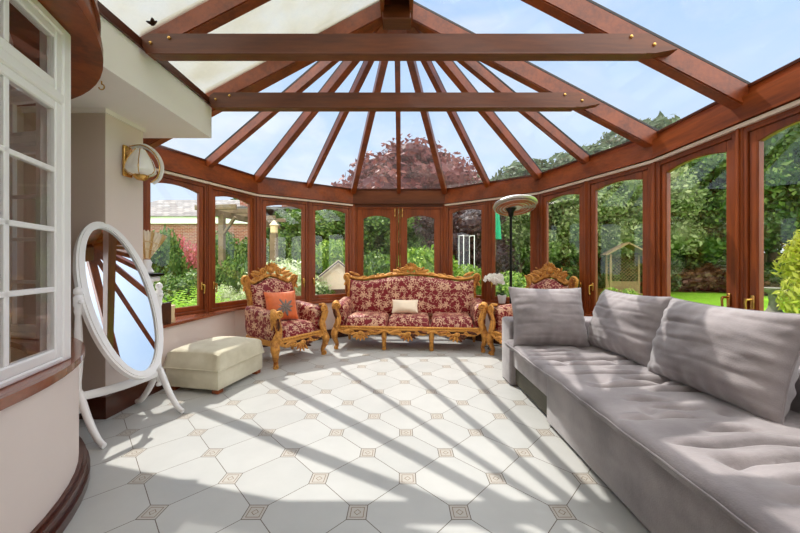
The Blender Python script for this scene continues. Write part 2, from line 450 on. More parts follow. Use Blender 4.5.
# eaves beam and rail, dwarf walls, sills, skirting
names = ['left', 'left_back', 'back', 'right_back', 'right_bay', 'right']
for i in range(6):
    b = MB(); b.prism(ring_seg(i, -.012, .10), 2.235, 2.40); b.prism(ring_seg(i, .04, .11), 2.40, 2.47)
    b.prism(ring_seg(i, -.03, .05), 2.222, 2.238); b.prism(ring_seg(i, .01, .09), 2.17, 2.225)
    trim(b, SEGW[i])
    if i != 2:
        s = MB(); s.prism(ring_seg(i, -.018, .02), 2.185, 2.212); trim(s, 'strip')
    if i in (1, 3, 4, 5):
        w = MB(); w.prism(ring_seg(i, -.06, .12), 0, .585); struct(w.build('wall_'+names[i], 'cream', smooth=0))
        s = MB(); s.prism(ring_seg(i, -.095, .13), .585, .613); s.prism(ring_seg(i, -.085, .0), .573, .585); trim(s, 'sill')
        k = MB(); k.prism(ring_seg(i, -.085, -.06), 0, .13); k.prism(ring_seg(i, -.076, -.06), .13, .145)
        struct(k.build('baseboard_'+names[i], 'skirt', smooth=0))
o0, i0 = offset_pl(.12), offset_pl(-.06)
lw = MB(); lw.prism([(-2.32, 2.91), (-2.215, 4.33), tuple(i0[1]), tuple(o0[1]), tuple(o0[0]), (-2.80, 2.91)], 0, .585)
struct(lw.build('wall_left_bay', 'cream', smooth=0))
ls = MB(); o1, i1 = offset_pl(.13), offset_pl(-.095)
ls.prism([(-2.285, 2.912), (-2.175, 4.30), tuple(i1[1]), tuple(o1[1]), tuple(o1[0]), (-2.80, 2.912)], .585, .613); trim(ls, 'sill')
lk = MB(); lk.prism([(-2.295, 2.912), (-2.19, 4.32), tuple(offset_pl(-.085)[1]), tuple(i0[1]), (-2.215, 4.33), (-2.32, 2.912)], 0, .13)
struct(lk.build('baseboard_left_bay', 'skirt', smooth=0))

# posts and windows
def facet(i): return PL[i], PL[i+1]
post_at = []
def post(p, d, w=.10, z0=.60, z1=2.235):
    """p on the inner line, d along the wall"""
    a = math.atan2(d.y, d.x); n = V((-d.y, d.x))
    b = MB(); c = p+n*.045
    b.box((c.x, c.y, (z0+z1)/2), (w, .09, z1-z0), a, .006)
    c2 = p+n*-.004
    b.box((c2.x, c2.y, (z0+z1)/2), (w*.35, .016, z1-z0), a, .005)
    trim(b, 'wood_z')
for i in range(0, 6):
    d = (PL[min(i+1, 6)]-PL[i]).normalized()
    if i > 0:
        d0 = (PL[i]-PL[i-1]).normalized(); d = ((d+d0)/2).normalized()
    z0 = 0 if i in (2, 3) else .60
    post(PL[i], d, .10, z0)
win_n = [0]; door_n = [0]
def window(a, b, z0=.613, z1=2.17, stile=.05, spring=2.055, rise=.045, gz0=.70, handle=None, kind='window', mid_rail=None):
    """framed light in the wall line a-b (inner face), arched head"""
    a, b = V(a), V(b); w = (b-a).length; d = (b-a)/w; ang = math.atan2(d.y, d.x)
    if kind == 'window': win_n[0] += 1; nm = 'window_%d' % win_n[0]
    else: door_n[0] += 1; nm = 'door_%d' % door_n[0]
    f = MB(); fr = .028
    def bx(u0, u1, y0, y1, za, zb): f.box(((u0+u1)/2, (y0+y1)/2, (za+zb)/2), (u1-u0, y1-y0, zb-za), 0, .004, 1)
    bx(0, fr, .005, .085, z0, z1); bx(w-fr, w, .005, .085, z0, z1); bx(fr, w-fr, .005, .085, z1-.03, z1)
    bx(fr, w-fr, .005, .085, z0, z0+.03)
    s0, s1 = fr+.003, w-fr-.003; g0, g1 = s0+stile, s1-stile; st = z1-.033
    bx(s0, g0, .018, .07, z0+.032, st); bx(g1, s1, .018, .07, z0+.032, st); bx(g0, g1, .018, .07, z0+.032, gz0)
    if mid_rail: bx(g0, g1, .018, .07, mid_rail[0], mid_rail[1])
    N = 14; arch = []
    for k in range(N+1):
        t = k/N*2-1; arch.append((g0+(g1-g0)*k/N, spring+rise*(1-t*t)))
    vs = []
    for (u, z) in arch: vs += [(u, .018, z), (u, .07, z), (u, .07, st), (u, .018, st)]
    fs = []
    for k in range(N):
        o = 4*k; fs += [(o, o+4, o+5, o+1), (o+3, o+2, o+6, o+7), (o, o+3, o+7, o+4), (o+1, o+5, o+6, o+2)]
    fs += [(0, 1, 2, 3), (4*N+3, 4*N+2, 4*N+1, 4*N)]
    f.add(vs, fs)
    # bead round the glass
    pts = [(g0, .03, gz0)]+[(u, .03, z) for u, z in arch]+[(g1, .03, gz0), (g0, .03, gz0)]
    f.tube(pts, .007, 6, False)
    fo = struct(f.build(nm, 'wood_z', smooth=30)); fo.location = (a.x, a.y, 0); fo.rotation_euler = (0, 0, ang)
    g = MB(); poly = [(g0-.01, gz0-.01)]+[(g1+.01, gz0-.01)]+[(u+.01*(1 if u > w/2 else -1), z+.008) for u, z in reversed(arch)]
    n = len(poly)
    vs = [(u, .042, z) for u, z in poly]+[(u, .05, z) for u, z in poly]
    g.add(vs, [tuple(range(n)), tuple(range(2*n-1, n-1, -1))]+[(i, n+i, n+(i+1) % n, (i+1) % n) for i in range(n)])
    struct(g.build('pane', 'glass', fo, 0))
    if handle:
        hx = s0+stile*.5 if handle == 'l' else s1-stile*.5
        h = MB(); hz = .93 if kind == 'window' else 1.02
        h.box((hx, .012, hz), (.026, .012, .10), 0, .005); h.tube([(hx, .01, hz+.02), (hx, -.035, hz+.02)], .009, 8)
        h.tube([(hx, -.035, hz+.02), (hx, -.04, hz+.0), (hx, -.036, hz-.06), (hx, -.03, hz-.085)], [.009, .008, .007, .009], 8)
        struct(h.build('handle', 'brass', fo, 50))
    return fo
PW = .036
for i in (0, 1, 3, 4):
    A, B = facet(i); d = (B-A).normalized(); mid = (A+B)/2
    post(mid, d, .05)
    window(A+d*PW, mid-d*.024, handle='r'); window(mid+d*.024, B-d*PW, handle='l')
rs = [3.16, 2.37, 1.62, .87, .12, -.63, -1.0]
Rr = lambda y: PL[5]+(PL[6]-PL[5])*((PL[5].y-y)/(PL[5].y-PL[6].y))
for k in range(5):
    A, B = Rr(rs[k]), Rr(rs[k+1]); d = (B-A).normalized()
    if k > 0: post(A, d, .055)
    window(A+d*(PW if k == 0 else .026), B-d*.026, handle='r' if k % 2 == 0 else 'l')
post(Rr(-.63), d, .08)
# garden doors
A, B = facet(2); d = (B-A).normalized(); mid = V((-.04, A.y))
for (u0, u1, hd) in ((A+d*PW, mid-d*.004, 'r'), (mid+d*.004, B-d*PW, 'l')):
    dr = window(u0, u1, .02, 2.17, .105, 1.975, .055, .32, hd, 'door', (.78, .86))
    bt = MB(); x = (u1-u0).length-.06 if hd == 'r' else .06
    bt.box((x, .004, 2.07), (.016, .012, .15), 0, .004); bt.box((x, -.004, 2.10), (.022, .014, .03), 0, .004); bt.box((x, -.004, 2.02), (.022, .014, .03), 0, .004)
    struct(bt.build('bolt', 'brass', dr, 40))
th = MB(); th.prism(ring_seg(2, -.03, .13), 0, .02); trim(th, 'skirt')

# ------------------------------------------------------------------ roof
HX, HY, RZ = -.04, 3.2, 3.81; EZ = 2.475
ring_pts = []
e = offset_pl(.06)
for i in range(5):
    ring_pts.append(e[i]); ring_pts.append((e[i]+e[i+1])/2)
ring_pts.append(V((e[5].x, 3.2)))
ring_pts[0] = V((e[0].x, 3.22))
rn = 0
def rafter(a, b, w, h, mat='wood'):
    ra = MB(); a, b = V(a), V(b)
    ra.beam(a, b, w, h); d = (b-a).normalized()
    ra.beam(a+V((0, 0, -h+.012)), b+V((0, 0, -h+.012)), w+.016, .02)      # moulded lower edge
    o = struct(ra.build('roof_rafter', mat, smooth=0))
    c = MB(); c.beam(a+V((0, 0, .03)), b+V((0, 0, .03)), w*.85, .018); struct(c.build('glazing_bar', 'seal', o, 0))
    return o
hub = V((HX, HY, RZ))
rim = []
for k, p in enumerate(ring_pts):
    dirv = (V((p.x, p.y))-V((HX, HY))).normalized()
    corner = k % 2 == 0
    a = V((HX+dirv.x*.10, HY+dirv.y*.10, RZ-.04)); b = V((p.x, p.y, EZ))
    ends = k in (0, len(ring_pts)-1)
    if k == 0:   # left end rafter runs over the bulkhead
        sl = (RZ-EZ)/2.5
        b = V((-2.66, 3.21, RZ-.02-sl*2.62+.03))
    rafter(a, b, .075 if ends else (.062 if corner else .048), .15 if ends else (.118 if corner else .105))
    rim.append(b+V((dirv.x*.1, dirv.y*.1, -.04)))
def pane(name, pts, mat, t=.012):
    g = MB(); pts = [V(p) for p in pts]; n = len(pts)
    nr = (pts[1]-pts[0]).cross(pts[2]-pts[0]).normalized()
    if nr.z < 0: nr = -nr
    vs = pts+[p+nr*t for p in pts]
    g.add(vs, [tuple(range(n)), tuple(range(2*n-1, n-1, -1))]+[(i, n+i, n+(i+1) % n, (i+1) % n) for i in range(n)])
    return struct(g.build(name, mat, smooth=0))
for k in range(len(rim)-1):
    pane('roof_pane', [hub+V((0, 0, .01)), rim[k]+V((0, 0, .012)), rim[k+1]+V((0, 0, .012))], 'roofglass')
slope = (RZ-EZ)/(PL[5].x+.06-HX)
SX = -1.83
SZ = RZ-.02-slope*(HX-SX)
ys = [3.2, 2.37, 1.62, .87, .12, -.63]
for k, y in enumerate(ys):
    if k > 0: rafter((HX+.08, y, RZ-.05), (PL[5].x+.06, y, EZ), .075, .15)
    rafter((HX-.08, y-(.05 if k == 0 else 0), RZ-.05), (SX-.05, y-(.05 if k == 0 else 0), SZ-.01), .075, .15)
    yn = ys[k+1] if k < 5 else -1.0
    pane('roof_pane', [(HX, y, RZ), (PL[5].x+.18, y, EZ-.05), (PL[5].x+.18, yn, EZ-.05), (HX, yn, RZ)], 'roofglass')
    pane('roof_pane', [(HX, y, RZ), (SX-.16, y, 2.765), (SX-.16, yn, 2.765), (HX, yn, RZ)], 'dustyglass')
# ridge box beam with open channel and end block
rg = MB()
rg.box((HX-.135, 1.1, 3.70), (.035, 4.2, .26)); rg.box((HX+.135, 1.1, 3.70), (.035, 4.2, .26)); rg.box((HX, 1.1, 3.82), (.30, 4.25, .03))
struct(rg.build('roof_ridge', 'wood_y', smooth=0))
hb = MB(); hb.box((HX, 3.12, 3.565), (.27, .16, .13), 0, .008); hb.box((HX, 3.16, 3.66), (.24, .06, .2), 0, .006)
hb.box((HX, 2.95, 3.69), (.06, .05, .09), 0, .012)
struct(hb.build('roof_boss', 'wood_x', smooth=0))
# eaves glazing fillet
for i in range(6):
    f = MB(); f.prism(ring_seg(i, .03, .12), 2.47, 2.49); trim(f, 'skirt')
# tie beams
def tie(y, label, xl, xr):
    zc, h, t = 2.735, .135, .07
    z0, z1 = zc-h/2, zc+h/2
    o = thing('tie_beam', label, 'beam', (0, y, zc), 0, 'tie beams across the roof')
    xt = lambda z: HX+(RZ-.0-z)/slope     # underside of the glass at this height
    xr0, xr1 = xr, xr-.20
    poly = [(xl+.03, -h/2), (xr0-.16, -h/2), (xr0, -h/2+.03), (xr1-.0, h/2), (xl+.04, h/2), (xl, h/2-.03), (xl-.0, -h/2+.05)]
    b = MB(); n = len(poly)
    vs = [(x, -t/2, z) for x, z in poly]+[(x, t/2, z) for x, z in poly]
    b.add(vs, [tuple(range(n)), tuple(range(2*n-1, n-1, -1))]+[(i, n+i, n+(i+1) % n, (i+1) % n) for i in range(n)])
    b.box(((xl+xr)/2-.08, 0, -h/2-.004), (xr-xl-.30, t+.012, .014), 0, .004)
    b.build('timber', 'wood_x', o, 0)
    for bx, bz in ((xl+.06, .0), (xl+.19, .035), (xr-.33, .045), (xr-.17, -.01)):
        m = MB(); m.lathe([(.0, -.006), (.013, -.006), (.011, .004), (.004, .008)], 10, (bx, -t/2-.004, bz), Matrix.Rotation(PI/2, 4, 'X'))
        m.build('bolt_head', 'brass', o, 40)
tie(2.37-.075, 'nearer tie beam, highest brown timber spanning the whole room', -1.80, 1.93)
tie(3.2-.13, 'farther tie beam, lower shorter brown timber below the roof boss', -1.79, 1.86)

# ------------------------------------------------------------------ house side (left)
b = MB(); b.prism([(SX, -1.0), (SX, 3.14), (-3.4, 3.14), (-3.4, -1.0)], 2.415, 2.715); struct(b.build('ceiling_bulkhead', 'white_wall', smooth=0))
b = MB(); b.prism([(SX-.10, -1.0), (SX-.10, 3.16), (SX+.02, 3.16), (SX+.02, -1.0)], 2.715, 2.775); trim(b, 'skirt')
b = MB(); b.prism([(-2.31, 2.54), (-2.31, 2.91), (-3.3, 2.91), (-3.3, 2.54)], 0, 2.415)
cm = b.build('wall_pier', 'cream', smooth=0); struct(cm)
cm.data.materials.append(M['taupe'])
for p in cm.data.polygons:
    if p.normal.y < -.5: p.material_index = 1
b = MB(); b.prism([(-2.28, 2.51), (-2.28, 2.91), (-2.31, 2.91), (-2.31, 2.54), (-2.95, 2.54), (-2.95, 2.51)], 0, .17); struct(b.build('baseboard_pier', 'skirt', smooth=0))
b = MB(); b.prism([(-2.295, 2.525), (-2.295, 2.92), (-2.31, 2.92), (-2.31, 2.54), (-2.95, 2.54), (-2.95, 2.525)], 2.38, 2.415); trim(b, 'white_wall')
b = MB(); b.prism([(-2.66, 2.91), (-2.66, 3.3), (-2.8, 3.3), (-2.8, 2.91)], .6, 2.7); struct(b.build('wall_left_return', 'cream', smooth=0))
b = MB(); b.prism([(-2.95, -1.0), (-2.95, 2.6), (-3.3, 2.6), (-3.3, -1.0)], 0, 2.44); struct(b.build('wall_left', 'taupe', smooth=0))
b = MB(); b.prism([(-3.3, -1.0), (2.58, -1.0), (2.58, -1.15), (-3.3, -1.15)], 0, 2.45); struct(b.build('wall_house', 'cream', smooth=0))
b = MB(); b.add([(-3.3, -1.0, 2.45), (2.58, -1.0, 2.45), (HX, -1.0, 3.9), (-3.3, -1.15, 2.45), (2.58, -1.15, 2.45), (HX, -1.15, 3.9)], [(0, 1, 2), (5, 4, 3), (0, 2, 5, 3), (1, 4, 5, 2), (0, 3, 4, 1)])
struct(b.build('wall_house_gable', 'white_wall', smooth=0))
# bow bay
BC = V((-2.92, .82))
def arc(r, a0, a1, n=40): return [(BC.x+r*math.cos(R(a0+(a1-a0)*k/n)), BC.y+r*math.sin(R(a0+(a1-a0)*k/n))) for k in range(n+1)]
def band(mb, r0, r1, z0, z1, a0=-91, a1=91):
    A = arc(r1, a0, a1); Bq = arc(r0, a0, a1); n = len(A)
    vs = [(x, y, z) for pts in (A, Bq) for z in (z0, z1) for x, y in pts]
    fs = []
    for k in range(n-1):
        fs += [(k, k+1, n+k+1, n+k), (2*n+k, 3*n+k, 3*n+k+1, 2*n+k+1), (n+k, n+k+1, 3*n+k+1, 3*n+k), (k, 2*n+k, 2*n+k+1, k+1)]
    fs += [(0, n, 3*n, 2*n), (n-1, 3*n-1, 4*n-1, 2*n-1)]
    mb.add(vs, fs)
b = MB(); band(b, 1.36, 1.497, 0, .685); struct(b.build('wall_bow', 'cream', smooth=40))
b = MB(); band(b, 1.497, 1.545, 0, .045); band(b, 1.497, 1.532, .045, .09); band(b, 1.497, 1.515, .09, .105); struct(b.build('baseboard_bow', 'skirt', smooth=40))
b = MB(); band(b, 1.30, 1.525, .682, .716); band(b, 1.40, 1.512, .668, .682); trim(b, 'sill', 40)
b = MB(); band(b, 1.25, 1.60, 2.372, 2.43); band(b, 1.36, 1.575, 2.43, 2.70); band(b, 1.50, 1.59, 2.56, 2.585); trim(b, 'wood', 40)
def sash(phi, half, tag_n):
    """white multi-pane window on a chord of the bow; u runs from its far to its near end"""
    r = 1.488; p0 = BC+V((math.cos(R(phi+half)), math.sin(R(phi+half))))*r; p1 = BC+V((math.cos(R(phi-half)), math.sin(R(phi-half))))*r
    w = (p1-p0).length; d = (p1-p0)/w; ang = math.atan2(d.y, d.x)
    win_n[0] += 1
    f = MB()
    def bx(u0, u1, y0, y1, z0, z1, bv=.006): f.box(((u0+u1)/2, -(y0+y1)/2, (z0+z1)/2), (u1-u0, y1-y0, z1-z0), 0, bv, 1)   # -y points into the bay
    bx(0, .055, -.005, .09, .716, 2.372); bx(w-.055, w, -.005, .09, .716, 2.372); bx(.055, w-.055, -.005, .09, 2.33, 2.372); bx(.055, w-.055, -.005, .09, .716, .742)
    bx(.055, w-.055, -.008, .085, 1.985, 2.035)
    for z0, z1, rows in ((.742, 1.985, 4), (2.035, 2.33, 1)):
        bx(.058, .104, .0, .04, z0, z1); bx(w-.104, w-.058, .0, .04, z0, z1)
        zb, zt = (z0+.05, z1-.045)
        bx(.104, w-.104, .0, .04, z0, zb); bx(.104, w-.104, .0, .04, zt, z1)
        for k in range(1, rows):
            z = zb+(zt-zb)*k/rows; bx(.104, w-.104, .004, .03, z-.012, z+.012, .003)
        um = .388 if w > .7 else w/2
        bx(um-.013, um+.013, .004, .03, zb, zt, .003)
    o = struct(f.build('window_%d' % win_n[0], 'white_paint', smooth=0)); o.location = (p0.x, p0.y, 0); o.rotation_euler = (0, 0, ang)
    g = MB(); g.box((w/2, -.013, 1.36), (w-.2, .004, 1.18)); g.box((w/2, -.013, 2.18), (w-.2, .004, .22))
    struct(g.build('pane', 'glass', o, 0))
    return o, p0, d, w
SASH = []
for ph in (79, 49, 19.5, -10, -40, -70): SASH.append(sash(ph, 14.8, 0))
def drape(u0, u1, back, label):
    o, p0, d, w = SASH[2]; n = V((d.y, -d.x))
    if (BC-p0).dot(n) < 0: n = -n
    c = MB()
    def fn(u, v):
        x = u0+(u1-u0)*u; off = back+.022*math.sin(u*9*PI)*(1-.3*v)
        p = p0+d*x+n*off; return (p.x, p.y, .74+1.64*v)
    c.grid(fn, 60, 8); 
    def fn2(u, v):
        x = u0+(u1-u0)*u; off = back+.006+.022*math.sin(u*9*PI)*(1-.3*v)
        p = p0+d*x+n*off; return (p.x, p.y, .74+1.64*v)
    c.grid(fn2, 60, 8)
    tag(c.build('curtain', 'curtain', None, 60), label, 'curtain')
drape(.10, .27, .17, 'narrow beige curtain hanging behind the white multi-pane window')

# ------------------------------------------------------------------ carved gilt suite
def serp(x, hw):
    """height of the back's top line"""
    u = abs(x)/hw
    return 1.0+.05*math.cos(u*PI*1.0)*(1 if hw < .6 else 1)+.045*max(0, (u-.72)/.28)**1.6+.0
def suite(W, ncush, root, chair=False):
    hw = W/2; bw = hw-.10
    back_y = lambda z: .20+.11*(z-.42)/.6
    # backrest upholstery
    ub = MB()
    def bk(u, v):
        x = (u*2-1)*(bw-.01); zt = serp(x, bw)-.035; z = .40+(zt-.40)*v
        puff = .085*((1-abs(u*2-1)**6)*(1-abs(v*2-1)**6))**.5
        if not chair: puff *= .9+.1*math.cos((u*2-1)*PI*1.5)
        return (x, back_y(z)-.02-puff, z)
    ub.grid(bk, 40, 16); ub.grid(lambda u, v: (lambda p: (p[0], back_y(p[2])+.055, p[2]))(bk(1-u, v)), 40, 16)
    ub.build('backrest', 'damask', root, 60)
    # gilded frame of the back
    g = MB()
    N = 40
    top = [(x, back_y(serp(x, bw))+.015, serp(x, bw)) for x in [(-1+2*k/N)*bw for k in range(N+1)]]
    rr = [.026+.010*abs(math.sin(k/N*PI*6)) for k in range(N+1)]
    g.tube(top, rr, 10, True, (1.3, .9))
    for s in (-1, 1):
        side = smoothpath([(s*(bw+.0), back_y(.30)+.02, .30), (s*(bw+.01), back_y(.5)+.02, .5), (s*(bw-.005), back_y(.75)+.02, .75), (s*(bw+.02), back_y(.95)+.015, .93), (s*(bw+.045), back_y(1.0)+.01, 1.02)])
        g.tube(side, interp([.03, .03, .028, .036, .03], len(side)), 10, True, (1.5, 1.0))
        # ear: scroll and leaves
        ey = back_y(1.0)-.015
        g.scroll((s*(bw+.035), ey, 1.0), (s, 0, 0), (0, 0, 1), .062, 1.35, .020, .2, -PI/2)
        g.leaf((s*(bw-.01), ey-.01, .82), (s*(bw+.065), ey-.03, 1.05), (0, -1, 0), .10, .12, .012)
        g.leaf((s*(bw-.16), ey, 1.015), (s*(bw+.0), ey-.02, 1.075), (0, -1, .2), .07, .1, .010)
        g.leaf((s*(bw+.02), ey-.01, .95), (s*(bw+.09), ey-.01, .86), (0, -1, 0), .06, .2, .010)
        for k in range(4):
            z = .50+k*.085; g.leaf((s*bw, back_y(z)-.015, z), (s*(bw+.012), back_y(z)-.03, z+.10), (0, -1, 0), .05, .12, .008)
    # leaves along the top rail
    K = 5 if not chair else 2
    for s in (-1, 1):
        for k in range(K):
            x0 = s*(bw*.86-(bw*.86-.13)*k/K); x1 = x0-s*(bw*.72/K)
            z0, z1 = serp(x0, bw)+.012, serp(x1, bw)+.03
            g.leaf((x0, back_y(z0)-.0, z0), (x1, back_y(z1)-.015, z1), (0, -1, .5), .055, .1, .010)
        if not chair: g.scroll((s*.52, back_y(1.02)-.01, serp(.52, bw)+.03), (s, 0, 0), (0, 0, 1), .034, 1.2, .012, .2, PI)
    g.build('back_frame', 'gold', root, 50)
    # crest
    c = MB(); cz = serp(0, bw); cy = back_y(cz)-.005
    c.ell((0, cy-.012, cz+.07), (.055, .03, .05), 14, 8); c.ell((0, cy-.035, cz+.07), (.032, .02, .03), 12, 6)
    for k in range(9):
        a = R(10+160*k/8); rl = .125-.02*abs(k-4)/4
        c.leaf((.045*math.cos(a), cy-.01, cz+.065+.04*math.sin(a)), (rl*1.15*math.cos(a), cy-.025, cz+.055+rl*math.sin(a)), (0, -1, 0), .058, .18, .012)
    for s in (-1, 1):
        c.scroll((s*.125, cy-.015, cz+.05), (-s, 0, 0), (0, 0, 1), .05, 1.5, .016, .2, -PI/2)
        c.leaf((s*.14, cy-.01, cz+.02), (s*.29, cy-.02, cz+.05), (0, -1, .3), .075, .1, .012)
        c.leaf((s*.15, cy-.01, cz+.05), (s*.22, cy-.03, cz+.105), (0, -1, 0), .05, .2, .010)
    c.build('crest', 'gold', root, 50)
    # seat cushions
    iw = (hw-.17)*2; cw = iw/ncush
    for k in range(ncush):
        m = MB(); x0 = -iw/2+cw*k
        def cu(u, v, top):
            x = x0+.004+(cw-.008)*u; y = -.315+.53*v
            ed = (1-abs(2*u-1)**10)**.4*(1-abs(2*v-1)**8)**.4
            return (x, y-.012*(1-abs(2*u-1)**6)*(1-v), (.335+.125*ed+.016*math.cos((u-.5)*2.4)*math.cos((v-.5)*2.4)*ed) if top else .335-.02*ed)
        m.grid(lambda u, v: cu(u, v, True), 20, 18); m.grid(lambda u, v: cu(1-u, v, False), 20, 18)
        m.build('seat_cushion', 'damask', root, 60)
    # arms
    for s in (-1, 1):
        ax = s*(hw-.095)
        m = MB()
        def ar(u, v):
            y = -.285+.53*u; zt = .635+.055*u; a = v*2*PI
            # rounded, fuller at the top
            cx, cz_ = math.cos(a), math.sin(a)
            zz = .30+(zt-.30)*(.5+.5*math.copysign(abs(cz_)**.55, cz_))
            wx = (.082+.018*max(0, cz_))*math.copysign(abs(cx)**.6, cx)
            k = 1 if .02 < u < .98 else .82
            return (ax+s*.02*max(0, cz_)+wx*k, y, .47+(zz-.47)*k)
        m.grid(ar, 14, 28, False, True)
        for uu in (0, 1): 
            ringv = [ar(uu, j/28) for j in range(28)]; m.add(ringv, [tuple(range(28))])
        m.build('arm', 'damask', root, 50)
        f = MB(); fx = s*(hw-.085); fy = -.30
        # volute, S-curved arm front flowing down to the rail
        path = smoothpath([(fx+s*.02, fy+.05, .655), (fx+s*.045, fy-.005, .655), (fx+s*.05, fy-.03, .60), (fx+s*.025, fy-.035, .53), (fx-s*.005, fy-.03, .46), (fx-s*.01, fy-.03, .40), (fx+s*.02, fy-.03, .33), (fx+s*.025, fy-.03, .27)])
        f.tube(path, interp([.02, .03, .038, .036, .030, .032, .040, .040], len(path)), 10, True, (1.25, .9))
        f.scroll((fx+s*.0, fy-.055, .61), (s, 0, 0), (0, 0, 1), .048, 1.4, .016, .2, 0)
        f.leaf((fx+s*.01, fy-.05, .43), (fx+s*.045, fy-.075, .585), (0, -1, 0), .075, .1, .012)
        f.leaf((fx, fy-.05, .46), (fx+s*.01, fy-.07, .31), (0, -1, 0), .075, .12, .012)
        f.leaf((fx+s*.045, fy+.02, .44), (fx+s*.07, fy-.01, .58), (s, 0, 0), .06, .1, .010)
        f.build('arm_frame', 'gold', root, 50)
    # front rail with hanging carving
    g = MB(); rw = hw-.08
    g.box((0, -.325, .315), (rw*2, .04, .035), 0, .012); g.box((0, -.33, .285), (rw*2, .03, .03), 0, .01)
    for s in (-1, 1): g.box((s*(hw-.06), -.02, .28), (.04, .56, .08), 0, .012)
    g.box((0, .235, .29), (rw*2, .04, .08), 0, .01)
    NW = 3 if not chair else 1
    Np = 60; lw_ = []
    for k in range(Np+1):
        x = -rw+2*rw*k/Np; ph = (x/rw*.5+.5)*NW
        lw_.append((x, -.335, .262-.05*abs(math.sin(ph*PI))**1.5+.012*math.cos(ph*PI*6)))
    g.tube(lw_, [.017+.005*abs(math.sin(k*.9)) for k in range(Np+1)], 8)
    for q in range(NW):
        cx = -rw+2*rw*(q+.5)/NW; big = 1.0
        g.ell((cx, -.352, .235), (.045, .022, .035), 12, 6)
        for k in range(7):
            a = R(-170+160*k/6); rl = .105
            g.leaf((cx+.03*math.cos(a), -.35, .24+.02*math.sin(a)), (cx+rl*1.3*math.cos(a), -.362, .235+rl*math.sin(a)), (0, -1, 0), .052, .15, .010)
        for s in (-1, 1):
            g.scroll((cx+s*.115, -.35, .245), (-s, 0, 0), (0, 0, -1), .04, 1.3, .013, .2, 0)
            g.leaf((cx+s*.13, -.345, .275), (cx+s*.27, -.35, .245), (0, -1, 0), .06, .1, .010)
    for k in range(int(rw*2/.04)): g.ell((-rw+.02+k*.04, -.347, .317), (.012, .008, .012), 8, 4)
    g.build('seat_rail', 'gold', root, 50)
    # lining under the cushions
    m = MB(); m.box((0, -.03, .315), (rw*2-.03, .56, .05), 0, .008); m.build('seat_deck', 'damask', root, 40)
    # legs
    lx = hw-.06
    for s in (-1, 1):
        m = MB(); p = smoothpath([(s*lx, -.31, .30), (s*(lx+.022), -.345, .22), (s*(lx+.012), -.335, .14), (s*(lx-.006), -.315, .075), (s*lx, -.325, .03), (s*(lx+.006), -.345, .022)])
        m.tube(p, interp([.05, .052, .036, .026, .028, .026], len(p)), 12); m.lathe([(.0, 0), (.028, 0), (.032, .012), (.024, .026)], 12, (s*lx, -.325, 0))
        m.scroll((s*(lx+.004), -.365, .03), (0, -1, 0), (0, 0, 1), .02, 1.0, .010, .2, PI/2)
        m.leaf((s*lx, -.355, .28), (s*(lx+.015), -.365, .13), (0, -1, 0), .075, .12, .012)
        m.build('leg', 'gold', root, 50)
        m = MB(); p = smoothpath([(s*(lx-.05), .22, .28), (s*(lx-.05), .235, .14), (s*(lx-.045), .262, .0)])
        m.tube(p, interp([.034, .026, .02], len(p)), 10); m.build('leg', 'gold', root, 50)
    if not chair:
        for x in (-.34, .32):
            m = MB(); m.lathe([(.02, 0), (.03, .012), (.026, .05), (.032, .06), (.030, .15), (.038, .17), (.034, .27)], 10, (x, -.315, 0))
            m.leaf((x, -.345, .26), (x, -.358, .08), (0, -1, 0), .06, .05, .010); m.build('leg', 'gold', root, 50)

sofa = thing('settee', 'three seat crimson floral settee with carved gilt frame, in front of the garden doors', 'sofa', (.13, 4.83, 0), R(-5))
suite(2.16, 3, sofa)
ca = thing('armchair', 'crimson floral gilt armchair holding an orange cushion, beside the pale ottoman', 'armchair', (-1.50, 4.20, 0), R(56), 'gilt armchairs')
suite(.84, 1, ca, True)
cb = ca.copy(); COL.objects.link(cb)
for ch in list(ca.children):
    c = ch.copy(); COL.objects.link(c); c.parent = cb
cb.location = (1.63, 4.06, 0); cb.rotation_euler = (0, 0, R(-70))
cb['label'] = 'crimson floral gilt armchair mostly hidden behind the arm of the grey sofa'

def pillow(name, w, h, t, mat, parent=None, seed=0, wr=.006, nu=56, pinch=.07):
    m = MB(); rnd = V((seed*3.7, seed*1.3, 0))
    def pt(u, v, sg):
        a, b = u*2-1, v*2-1
        e_ = ((1-abs(a)**2.7)*(1-abs(b)**2.7))**.55
        x = w/2*a*(1-pinch*(1-b*b)); y = h/2*b*(1-pinch*(1-a*a))
        nz = noise.noise(V((x*4, y*9, sg*2))+rnd)*wr*1.6+noise.noise(V((x*13, y*22, sg))+rnd)*wr*.5
        if wr > .009:      # soft folds running across
            for q in range(5):
                yq = h*(-.34+.17*q)+.025*noise.noise(V((x*3.5, q*7.1, seed)))
                amp = max(0, .35+noise.noise(V((x*3.2+q*5, q*3.3, seed+9))))
                nz -= amp*wr*1.0*math.exp(-((y-yq)/.009)**2)-amp*wr*.4*math.exp(-((y-yq-.028)/.018)**2)
        # gathers running in from the seams
        gz = wr*.7*math.sin(a*26+seed)*abs(b)**5+wr*.7*math.sin(b*22+seed)*abs(a)**5
        return (x, y, sg*(t/2*e_+.004)+(nz+gz)*e_**.4)
    m.grid(lambda u, v: pt(u, v, 1), nu, nu); m.grid(lambda u, v: pt(1-u, v, -1), nu, nu)
    edge = [pt(k/40, 0, 0) for k in range(41)]+[pt(1, k/40, 0) for k in range(1, 41)]+[pt(1-k/40, 1, 0) for k in range(1, 41)]+[pt(0, 1-k/40, 0) for k in range(1, 41)]
    o = m.build(name, mat, parent, 180)
    return o, edge
